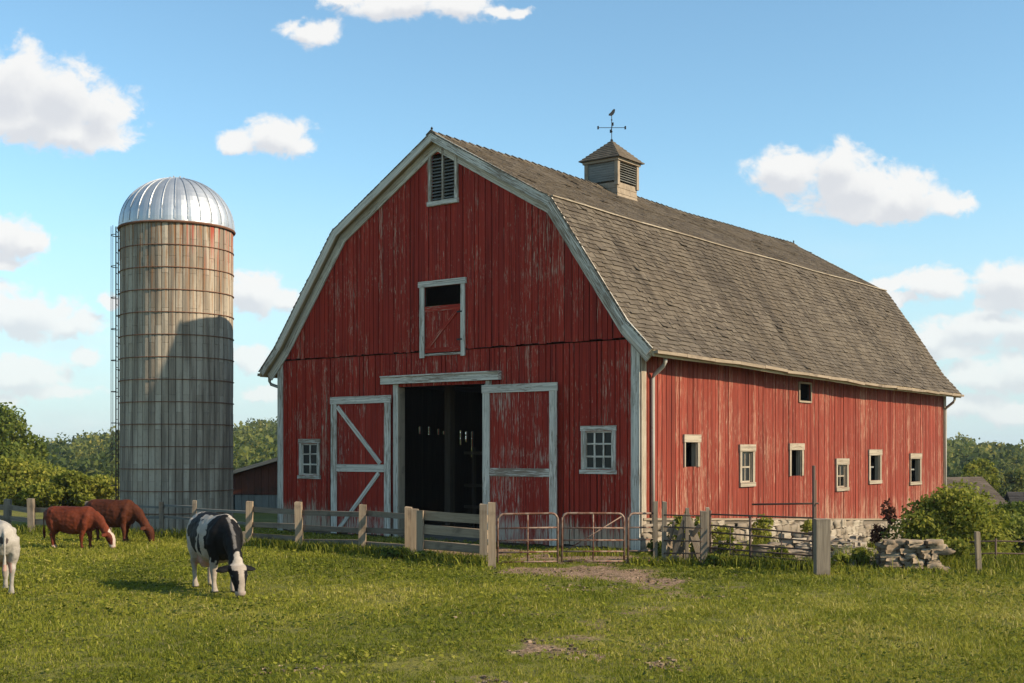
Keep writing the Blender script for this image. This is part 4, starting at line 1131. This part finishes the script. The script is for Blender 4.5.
# broad little leaves (clover, plantain) between the blades
nc = 52000; X2, Y2 = grass_points(nc, 9.0, 36, 1.6)
k = ~in_barn(X2, Y2, .02) & (np.hypot(X2 - SX, Y2 - SY) > SR) & (rng.random(nc) > np.clip(dirt(X2, Y2) * 1.6 - .2, 0, .95)) & (vnoise(X2, Y2, .8, 9) + rng.normal(0, .15, nc) > .42)
X2, Y2 = X2[k], Y2[k]; m_ = len(X2); S2 = rng.uniform(.012, .030, m_) * (.5 + Y2 / 22)
a_ = rng.uniform(0, 2 * PI, m_); tl = rng.uniform(-.5, .5, (m_, 2)); Z2 = terr(X2, Y2) + rng.uniform(.01, .07, m_)
ca_, sa2 = np.cos(a_) * S2, np.sin(a_) * S2
P2 = np.stack([X2, Y2, Z2], 1)
A2 = np.stack([ca_, sa2, S2 * tl[:, 0]], 1); B2 = np.stack([-sa2 * .7, ca_ * .7, S2 * tl[:, 1]], 1)
V2 = np.stack([P2 - A2, P2 + B2, P2 + A2, P2 - B2], 1).reshape(-1, 3); q2 = np.arange(m_)[:, None] * 4 + np.arange(4)[None, :] + len(V)
r2 = np.clip(.4 + (vnoise(X2, Y2, .5, 12) - .5) * .6 + rng.normal(0, .16, m_), 0, .85)
g = np_mesh('grass', np.concatenate([V, V2]), [Q, q2, T3], np.concatenate([rr, r2, rr]), M['grass']); g['kind'] = 'stuff'
pb = MB(); k = 0
while k < 420:
    c = random.choice(DIRT[:12]); x, y = random.gauss(c[0], c[2] * .6), random.gauss(c[1], c[3] * .6)
    if in_barn(np.array([x]), np.array([y]), .1)[0]: continue
    q = random.uniform(.015, .055); pb.rock((x, y, tz(x, y) - .005), q * 1.3, q, q * .6, random.uniform(0, 3), None, .25, .5, 2); k += 1
po_ = pb.build('pebbles', M['clod'], None, True); po_['kind'] = 'stuff'
# taller weeds along the fences and the stone footing
def strip(p0, p1, n, wid, h):
    t = rng.random(n); x = p0[0] + (p1[0] - p0[0]) * t; y = p0[1] + (p1[1] - p0[1]) * t + rng.normal(0, wid, n)
    return x, y, h * rng.uniform(.4, 1.2, n)
SS = [((-6.4, 30.1), (-2.2, 26.7), 2600, .22, .26), ((-2.2, 26.4), (-.5, 24.8), 1200, .25, .26), ((2.4, 25.2), (3.9, 25.0), 500, .15, .22), ((3.9, 25.0), (5.9, 23.4), 1500, .25, .30), ((5.6, 23.5), (9.6, 23.4), 1500, .3, .17), ((6.5, 24.8), (12, 25.5), 2200, .5, .45),
      ((-14.5, 35.5), (-8, 32.4), 2200, .3, .28), ((4.2, 26.2), (9, 29.5), 2000, .4, .45), ((.8, 27.2), (2.6, 27.6), 500, .25, .2), ((8, 24.2), (13, 24.4), 1200, .3, .35)]
xs, ys_, hs = [], [], []
for q in SS:
    a, b, c = strip(*q); xs.append(a); ys_.append(b); hs.append(c)
xs, ys_, hs = map(np.concatenate, (xs, ys_, hs)); k = ~in_barn(xs, ys_, .02); xs, ys_, hs = xs[k], ys_[k], hs[k]
V, Q, T3, rr = blades(xs, ys_, hs, rng.uniform(.012, .03, len(xs)), np.clip(rng.normal(.38, .2, len(xs)), 0, 1), .55)
g = np_mesh('tall_grass', V, [Q, T3], np.concatenate([rr, rr]), M['grass']); g['kind'] = 'stuff'

# ------------------------------------------------------------------ FOLIAGE
def leaf_cloud(blobs, n, size, aspect=1.7, shell=.55, droop=.2):
    """leaf quads spread through lumpy ellipsoids; blobs: (cx,cy,cz,rx,ry,rz)"""
    B = np.array(blobs); wts = (B[:, 3] * B[:, 4] * B[:, 5]) ** (2 / 3); idx = rng.choice(len(B), n, p=wts / wts.sum())
    d = rng.normal(size=(n, 3)); d /= np.linalg.norm(d, axis=1, keepdims=True)
    rad = 1 - (1 - shell) * rng.random(n) ** 1.3; rad *= 1 + rng.normal(0, .09, n)
    P = B[idx, :3] + d * B[idx, 3:6] * rad[:, None]
    a = rng.normal(size=(n, 3)) + d * .8; a[:, 2] -= droop; a /= np.linalg.norm(a, axis=1, keepdims=True)
    nr = rng.normal(size=(n, 3)) * .8 + d; b = np.cross(nr, a); b /= np.linalg.norm(b, axis=1, keepdims=True) + 1e-9
    s = size * rng.uniform(.6, 1.35, n); L = (s * aspect / 2)[:, None]; W_ = (s / 2)[:, None]
    V = np.stack([P - a * L, P + b * W_ - a * L * .1, P + a * L, P - b * W_ - a * L * .1], 1).reshape(-1, 3)
    k = np.arange(n) * 4
    return V, np.stack([k, k + 1, k + 2, k + 3], 1), idx
def lumpy(c, R, n, sp=.66, rr=(.22, .50)):
    out = []
    for _ in range(n):
        d = rng.normal(size=3); d /= np.linalg.norm(d); q = rng.uniform(.35, sp + .2)
        r_ = rng.uniform(*rr)
        out.append((c[0] + d[0] * R[0] * q, c[1] + d[1] * R[1] * q, c[2] + d[2] * R[2] * q, R[0] * r_, R[1] * r_, R[2] * r_))
    return out
def plant(name, label, cat, x, y, R, h0, nb, n, size, mat, stems=5, group=None, trunk=0, tint=.25, spread=.22):
    z = tz(x, y); t = thing(name, label, cat, (x, y, z), group=group)
    c = (0, 0, h0)
    bl = lumpy(c, R, nb)
    bl = [b for b in bl if b[2] > -.1] or bl
    V, F, idx = leaf_cloud(bl, n, size); V[:, 2] = np.maximum(V[:, 2], .01 + .03 * rng.random(len(V)))
    base = rng.uniform(-tint, tint, len(bl)); r_ = np.clip(.5 + base[idx] + rng.normal(0, spread, n), 0, 1)
    np_mesh('crown' if trunk else 'foliage', V, [F], r_, mat, t)
    m = MB()
    if trunk:
        m.tube([(0, 0, -.3), (.05, 0, h0 * .5), (0, .05, h0)], [trunk, trunk * .75, trunk * .5], 8)
    for b in random.sample(bl, min(stems, len(bl))):
        st = (0, 0, h0 * .6) if trunk else (random.uniform(-.2, .2) * R[0], random.uniform(-.2, .2) * R[1], -.1)
        rr_ = (trunk or .03) * .5
        mid = ((st[0] + b[0]) / 2 + .05, (st[1] + b[1]) / 2, (st[2] + b[2]) / 2 + .1)
        m.tube([st, mid, (b[0], b[1], b[2])], [rr_, rr_ * .7, rr_ * .35], 6)
    m.build('trunk' if trunk else 'stem', M['bark'], t, True)
    return t
plant('shrub', 'big leafy green shrub covering the far barn corner', 'shrub', 9.75, 27.4, (1.35, 1.15, 1.0), .74, 46, 19000, .060, M['leaf_yel'], tint=.2, spread=.2)
plant('shrub', 'darker shrub at the picture edge behind the low pipe rail', 'shrub', 12.0, 29.0, (1.5, 1.2, .75), .6, 12, 9000, .062, M['leaf'])
plant('shrub', 'russet-leaved creeper bush at the foot of the far barn wall', 'shrub', 8.5, 28.3, (.26, .3, .55), .75, 6, 700, .05, M['leaf_red'])
plant('shrub', 'small green shrub between the stone wall end and the stake', 'shrub', 8.65, 24.6, (.45, .4, .35), .3, 6, 1300, .06, M['leaf_yel'])
WG = 'leafy weeds growing round the pipe pen'; FW = 'tall weeds along the stone footing of the barn'
for x, y, h, w_, lb in ((3.98, 26.3, .98, .24, 'tall weed climbing behind the leaning slab'), (4.42, 25.1, .55, .32, 'leafy weed inside the pen left of the middle upright'), (5.35, 24.5, .42, .30, 'bright weed inside the pen right of the middle upright'), (4.12, 24.6, .32, .28, 'weed at the foot of the stout pen post'),
                        (6.35, 24.2, .34, .28, 'leafy weed at the foot of the rubble heap'), (6.9, 24.5, .42, .22, 'weed between the rubble heap and the stone wall'), (3.0, 26.2, .45, .30, 'weed at the foot of the barn corner board')):
    plant('weed', lb, 'weed', x, y, (w_, w_, h * .55), h * .5, 7, 520, .055, M['leaf_yel'], 4, WG)
for x, y, h, w_, lb in ((3.75, 27.6, .95, .34, 'tall weed clump at the stone footing nearest the barn corner'), (4.75, 28.6, .85, .40, 'tall weed clump at the footing under the first side window'), (5.9, 29.6, .95, .42, 'tall weed clump at the footing under the second side window'),
                        (7.3, 30.6, .75, .40, 'tall weed clump at the footing left of the thick square post')):
    plant('weed', lb, 'weed', x, y, (w_, w_, h * .55), h * .45, 9, 800, .06, M['leaf_yel'], 5, FW)
for x, y, h, w_, lb in ((-1.7, 26.0, .26, .5, 'low weeds at the foot of the wooden gate'), (-2.5, 26.5, .3, .45, 'low weeds at the foot of the last three-rail fence post'), (-7.6, 31.6, .25, .5, 'dusky weeds under the rail fence by the silo')):
    plant('weed', lb, 'weed', x, y, (w_, .3, h * .6), h * .4, 7, 500, .05, M['leaf'], 3, 'low weeds at the foot of the wooden fences')
# nearer trees left and right
TG = 'trees beyond the left pasture fence'
plant('tree', 'tall loose-crowned tree at the left picture edge', 'tree', -31.4, 76, (2.6, 2.5, 3.0), 3.7, 30, 14000, .16, M['leaf'], 7, TG, trunk=.28, tint=.22)
plant('tree', 'bright yellow-green bushy tree below the tall loose-crowned tree', 'tree', -20.6, 52, (2.9, 2.3, 1.35), .75, 30, 15000, .11, M['leaf_yel'], 6, TG, trunk=.16)
plant('tree', 'low bushy tree running up to the dark brown cow', 'tree', -17.6, 50, (1.7, 1.6, .9), .7, 12, 11000, .10, M['leaf_yel'], 6, TG, trunk=.12)
plant('tree', 'dark green bushy tree behind the silo ladder', 'tree', -26.0, 84, (3.8, 3.5, 2.4), .7, 18, 15000, .16, M['leaf_wood'], 6, TG, trunk=.25)
plant('tree', 'mid green bushy tree between the tall and the dark ones', 'tree', -37.0, 100, (4.2, 3.5, 1.9), .3, 24, 12000, .18, M['leaf_wood'], 6, TG, trunk=.25)
plant('tree', 'yellowish tree rising above the farmhouse roof beyond the barn', 'tree', 24.7, 66, (1.5, 1.4, 1.2), 1.7, 12, 9000, .11, M['leaf_yel'], 5, None, trunk=.15)
plant('tree', 'dark tree at the picture edge behind the long grey shed', 'tree', 36.5, 92, (2.4, 2.3, 2.0), 2.0, 12, 9000, .16, M['leaf_wood'], 5, None, trunk=.2)

# woodland on the hills: one far mass
Vs, Fs, Rs = [], [], []; off = 0; nt = 0
while nt < 1500:
    y = 125 + 320 * random.random() ** .8; a = random.uniform(-.62, .62)
    if -.16 < a < .30 and random.random() < .75: continue
    x = a * y; z = tz(x, y); nt += 1
    h = random.uniform(5, 8.2); w_ = h * random.uniform(.40, .58); hh = h * .5
    bl = lumpy((x, y, z + h * .52), (w_, w_, hh), 6, .5, (.45, .65)); n = 240 if y < 260 else 150
    V, F, idx = leaf_cloud(bl, n, random.uniform(.55, .75) * (1 if y > 200 else .75), 1.4, .6)
    tone = np.clip(random.gauss(.45, .25), 0, 1); rnd = np.clip(tone + rng.normal(0, .10, n), 0, 1)
    Vs.append(V); Fs.append(F + off); Rs.append(rnd); off += len(V)
wo = np_mesh('woodland', np.concatenate(Vs), [np.concatenate(Fs)], np.concatenate(Rs), M['leaf_wood']); wo['kind'] = 'stuff'

# ------------------------------------------------------------------ FAR BUILDINGS
def gable_house(name, label, x, y, w_, l_, hwall, hroof, rot, wallm, roofm, dz=0):
    z = tz(x, y) + dz; t = thing(name, label, 'shed', (x, y, z), rot)
    m = MB()
    n = 14
    for sy in (-1, 1):
        for i in range(n): m.box(-l_ / 2 + l_ * i / n + .01, -l_ / 2 + l_ * (i + 1) / n - .01, sy * w_ / 2 - .03, sy * w_ / 2 + .03, -.3, hwall)
    for sx in (-1, 1):
        for i in range(10):
            a, b = -w_ / 2 + .04 + (w_ - .08) * i / 10, -w_ / 2 + .04 + (w_ - .08) * (i + 1) / 10
            ha, hb = hwall + hroof * (1 - abs(a) / (w_ / 2)), hwall + hroof * (1 - abs(b) / (w_ / 2))
            m.ring([(sx * l_ / 2 - .03, a, -.3), (sx * l_ / 2 + .03, a, -.3), (sx * l_ / 2 + .03, b - .01, -.3), (sx * l_ / 2 - .03, b - .01, -.3)],
                   [(sx * l_ / 2 - .03, a, ha), (sx * l_ / 2 + .03, a, ha), (sx * l_ / 2 + .03, b - .01, hb), (sx * l_ / 2 - .03, b - .01, hb)])
    m.build('wall', wallm, t)
    rfm = MB()
    for sy in (-1, 1):
        nr = 16
        for i in range(nr):
            f0, f1 = i / nr, (i + 1) / nr + .01
            y0, y1 = sy * (w_ / 2 + .3) * (1 - f0), sy * (w_ / 2 + .3) * (1 - min(f1, 1)); ze = hwall - .3 * hroof / (w_ / 2)
            z0, z1 = ze + (hwall + hroof - ze) * f0 + .07, ze + (hwall + hroof - ze) * min(f1, 1) + .045
            x = -l_ / 2 - .25
            while x < l_ / 2 + .2:
                x2 = min(x + random.uniform(.2, .5), l_ / 2 + .25)
                rfm.ring([(x, y0, z0 - .06), (x2, y0, z0 - .06), (x2, y0, z0), (x, y0, z0)], [(x, y1, z1 - .06), (x2, y1, z1 - .06), (x2, y1, z1), (x, y1, z1)]); x = x2
    rfm.build('roof', roofm, t)
    return t
M['roof_grey'] = m_shingle('grey_old_roofing', (.04, .035, .032), (.08, .068, .06), (.06, .05, .042))
M['roof_brown'] = m_shingle('brown_old_roofing', (.06, .047, .036), (.11, .086, .066), (.085, .064, .047))
gable_house('farm_shed', 'brown-roofed farm shed just beyond the far barn corner', 18.9, 52.5, 2.6, 3.0, .6, 1.15, math.radians(35), M['greywood'], M['roof_brown'], -.35)
gable_house('farm_shed', 'brown steep-roofed shed standing behind the big shrub', 22.3, 55, 3.2, 3.4, .9, 1.0, math.radians(55), M['tanwood'], M['roof_brown'], -1.3)
gable_house('farm_shed', 'long dark grey roofed shed at the right picture edge', 29.6, 62, 4.6, 8.5, 1.4, 1.15, math.radians(-12), M['greywood'], M['roof_grey'], -1.55)
# lean-to shed left of the barn
M['rust_board'] = wood('rusty_red_boards', (.07, .024, .014), (.15, .05, .03), (.05, .03, .02))
shd = thing('lean_to_shed', 'small red lean-to shed between the silo and the barn', 'shed', (-9.9, 46.5, tz(-9.9, 46.5) - .35), math.radians(-14))
m = MB(); n = 16
def st(x): return 1.55 + .27 * (x + 1.4)
for i in range(n):
    a, b = -1.4 + 4.4 * i / n, -1.4 + 4.4 * (i + 1) / n
    m.ring([(a, 0, 1.0), (b - .012, 0, 1.0), (b - .012, .04, 1.0), (a, .04, 1.0)], [(a, 0, st(a)), (b - .012, 0, st(b)), (b - .012, .04, st(b)), (a, .04, st(a))])
m.build('wall', M['rust_board'], shd)
m = MB()
for i in range(n):
    a, b = -1.4 + 4.4 * i / n, -1.4 + 4.4 * (i + 1) / n
    if i in (1, 2): continue
    m.box(a, b - .012, .02, .05, -.3, .985)
m.box(-1.4, -1.36, .06, 4, -.3, 1.4, 1); m.box(2.96, 3.0, .06, 4, -.3, 2.6, 1); m.box(-1.36, 2.96, 3.96, 4, -.3, 1.4)
m.build('wall', M['greywood'], shd)
m = MB(); m.ring([(-1.75, -.25, st(-1.75)), (-1.75, 4.2, st(-1.75)), (-1.75, 4.2, st(-1.75) + .13), (-1.75, -.25, st(-1.75) + .13)], [(3.2, -.25, st(3.2)), (3.2, 4.2, st(3.2)), (3.2, 4.2, st(3.2) + .13), (3.2, -.25, st(3.2) + .13)])
m.build('roof', M['greywood'], shd)

# ------------------------------------------------------------------ SKY, SUN, CAMERA
world = bpy.data.worlds.new('World'); scene.world = world; world.use_nodes = True
n = NT(world, True)
sky = n.n('ShaderNodeTexSky'); sky.sky_type = 'NISHITA'; sky.sun_disc = False
sky.sun_elevation = SUN_EL; sky.sun_rotation = PI / 2 - SUN_AZ; sky.altitude = 0; sky.air_density = 1.0; sky.dust_density = .35; sky.ozone_density = 2.2
sz0 = n.sep(n.n('ShaderNodeTexCoord').outputs['Generated'])[2]
scol = n.mix(1.0, sky.outputs[0], (.84, 1.0, .945), 'MULTIPLY')
scol = n.mix(n.smooth(sz0, .24, -.02, 0, .85), scol, (2.75, 3.5, 3.95))
bg = n.n('ShaderNodeBackground'); n.set(bg.inputs[0], scol); bg.inputs[1].default_value = .132
# clouds live in directions of the sky (tangent-plane coordinates of the horizon direction +Y)
d = n.n('ShaderNodeTexCoord').outputs['Generated']; sx, sy, sz = n.sep(d)
ysafe = n.math('MAXIMUM', sy, .08)
uc = n.comb(n.math('DIVIDE', sx, ysafe), n.math('DIVIDE', sz, ysafe), 0)
CL = [(10, 85, 55, 42), (62, 98, 44, 40), (105, 112, 30, 30), (30, 120, 72, 28), (75, 135, 60, 19), (-40, 95, 55, 48),
      (280, 137, 34, 20), (240, 144, 25, 12), (303, 144, 20, 11), (312, 31, 30, 14), (400, 4, 62, 17), (462, 5, 46, 15), (500, 10, 20, 8),
      (0, 234, 38, 24), (26, 240, 25, 17), (18, 315, 58, 27), (75, 325, 34, 16), (20, 374, 54, 17), (-5, 402, 30, 12), (85, 358, 22, 9),
      (252, 290, 38, 22), (288, 297, 26, 14), (246, 358, 30, 14), (262, 392, 24, 10),
      (788, 171, 38, 24), (836, 170, 34, 28), (855, 186, 62, 27), (903, 194, 50, 23), (952, 203, 28, 13), (872, 206, 72, 14),
      (938, 284, 40, 15), (1012, 284, 42, 24), (890, 286, 28, 8), (975, 326, 46, 22), (1022, 330, 40, 22), (934, 336, 32, 14), (990, 379, 52, 17), (1030, 372, 40, 22), (960, 405, 60, 14), (1015, 415, 45, 12), (340, -2, 22, 9), (520, 12, 14, 6), (5, 262, 30, 8), (905, 300, 30, 7), (1000, 302, 34, 8), (950, 352, 40, 9), (108, 300, 12, 7), (50, 392, 46, 9)]
nz1 = n.n('ShaderNodeTexNoise'); n.set(nz1.inputs['Vector'], uc); nz1.inputs['Scale'].default_value = 26; nz1.inputs['Detail'].default_value = 5; nz1.inputs['Roughness'].default_value = .6
wv_ = n.vmath('MULTIPLY_ADD', n.vmath('SUBTRACT', nz1.outputs['Color'], (.5, .5, .5)), (.034, .026, 0), uc)
def field(vec):
    f = None
    for (cx, cy, rx, ry) in CL:
        X0, Z0 = (cx - 512) / FPX, (HY - cy) / FPX; a, b = FPX / (rx * 1.22), FPX / (ry * 1.22)
        l = n.vmath('LENGTH', n.vmath('MULTIPLY_ADD', vec, (a, b, 0), (-X0 * a, -Z0 * b, 0)))
        f = l if f is None else n.math('SMOOTH_MIN', f, l, .25)
    return n.math('SUBTRACT', 1, f)
fld = field(wv_)
fine = n.noise(n.vmath('MULTIPLY', uc, (1, 1.3, 1)), 42, 9, .62, .35)
dens = n.smooth(n.math('ADD', fld, n.math('MULTIPLY', n.math('SUBTRACT', fine, .5), 1.5)), .0, .48)
fld2 = field(n.vmath('ADD', wv_, (.006, .013, 0)))       # thickness towards the sun
fine2 = n.noise(uc, 38, 5, .6)
shade = n.smooth(n.math('ADD', n.math('SUBTRACT', fld2, n.math('MULTIPLY', fld, .35)), n.math('MULTIPLY', n.math('SUBTRACT', fine2, .5), .5)), .02, .62)
ccol = n.mix(shade, (.93, .92, .90), (.72, .73, .76))
cb = n.n('ShaderNodeBackground'); n.set(cb.inputs[0], ccol); cb.inputs[1].default_value = .64
msk = n.math('MULTIPLY', n.math('MULTIPLY', dens, n.smooth(sz, .0, .16, .62, .95)), n.smooth(sy, .1, .25))
# thin veil towards the horizon
veil = n.math('MULTIPLY', n.smooth(n.noise(n.vmath('MULTIPLY', uc, (1, 3.2, 1)), 6, 5, .6), .45, .75), n.smooth(sz, .22, .02, 0, .28))
msk = n.math('MAXIMUM', msk, n.math('MULTIPLY', veil, n.smooth(sy, .1, .25)))
mx = n.n('ShaderNodeMixShader'); n.set(mx.inputs[0], msk); n.t.links.new(bg.outputs[0], mx.inputs[1]); n.t.links.new(cb.outputs[0], mx.inputs[2])
wo_ = n.n('ShaderNodeOutputWorld'); n.t.links.new(mx.outputs[0], wo_.inputs[0])
world.cycles.sampling_method = 'MANUAL'; world.cycles.sample_map_resolution = 512

# air over the valley
hz = MB(); hz.box(-950, 950, -90, 1560, -9.5, 17, r=0)
hm = NT('valley_air'); pv = hm.n('ShaderNodeVolumePrincipled'); pv.inputs['Color'].default_value = (.86, .92, 1, 1); pv.inputs['Density'].default_value = .00022; pv.inputs['Anisotropy'].default_value = .3
ho_ = hm.n('ShaderNodeOutputMaterial'); hm.t.links.new(pv.outputs[0], ho_.inputs['Volume'])
hzo = hz.build('haze', hm.m); hzo['kind'] = 'stuff'
scene.cycles.volume_bounces = 0

sl_ = bpy.data.lights.new('sun', 'SUN'); sl_.energy = 4.3; sl_.angle = math.radians(.55); sl_.color = (1, .85, .64)
so_ = bpy.data.objects.new('sun', sl_); COL.objects.link(so_)
sdir = Vector((math.cos(SUN_EL) * math.cos(SUN_AZ), math.cos(SUN_EL) * math.sin(SUN_AZ), math.sin(SUN_EL)))
so_.rotation_euler = sdir.to_track_quat('Z', 'Y').to_euler(); so_.location = (40, -10, 40)

cam = bpy.data.cameras.new('camera'); co_ = bpy.data.objects.new('camera', cam); COL.objects.link(co_)
cam.sensor_width = 36; cam.lens = 36 * FPX / 1024; cam.shift_y = (HY - 341.5) / 1024
co_.location = (0, 0, CAM_H); co_.rotation_euler = (PI / 2, 0, 0); cam.clip_end = 4000; cam.clip_start = .1
scene.camera = co_
scene.view_settings.view_transform = 'Standard'; scene.view_settings.look = 'None'; scene.view_settings.gamma = 1; scene.view_settings.exposure = .70
scene.render.film_transparent = False
scene.render.engine = 'CYCLES'
scene.cycles.max_bounces = 6; scene.cycles.diffuse_bounces = 3; scene.cycles.transparent_max_bounces = 4
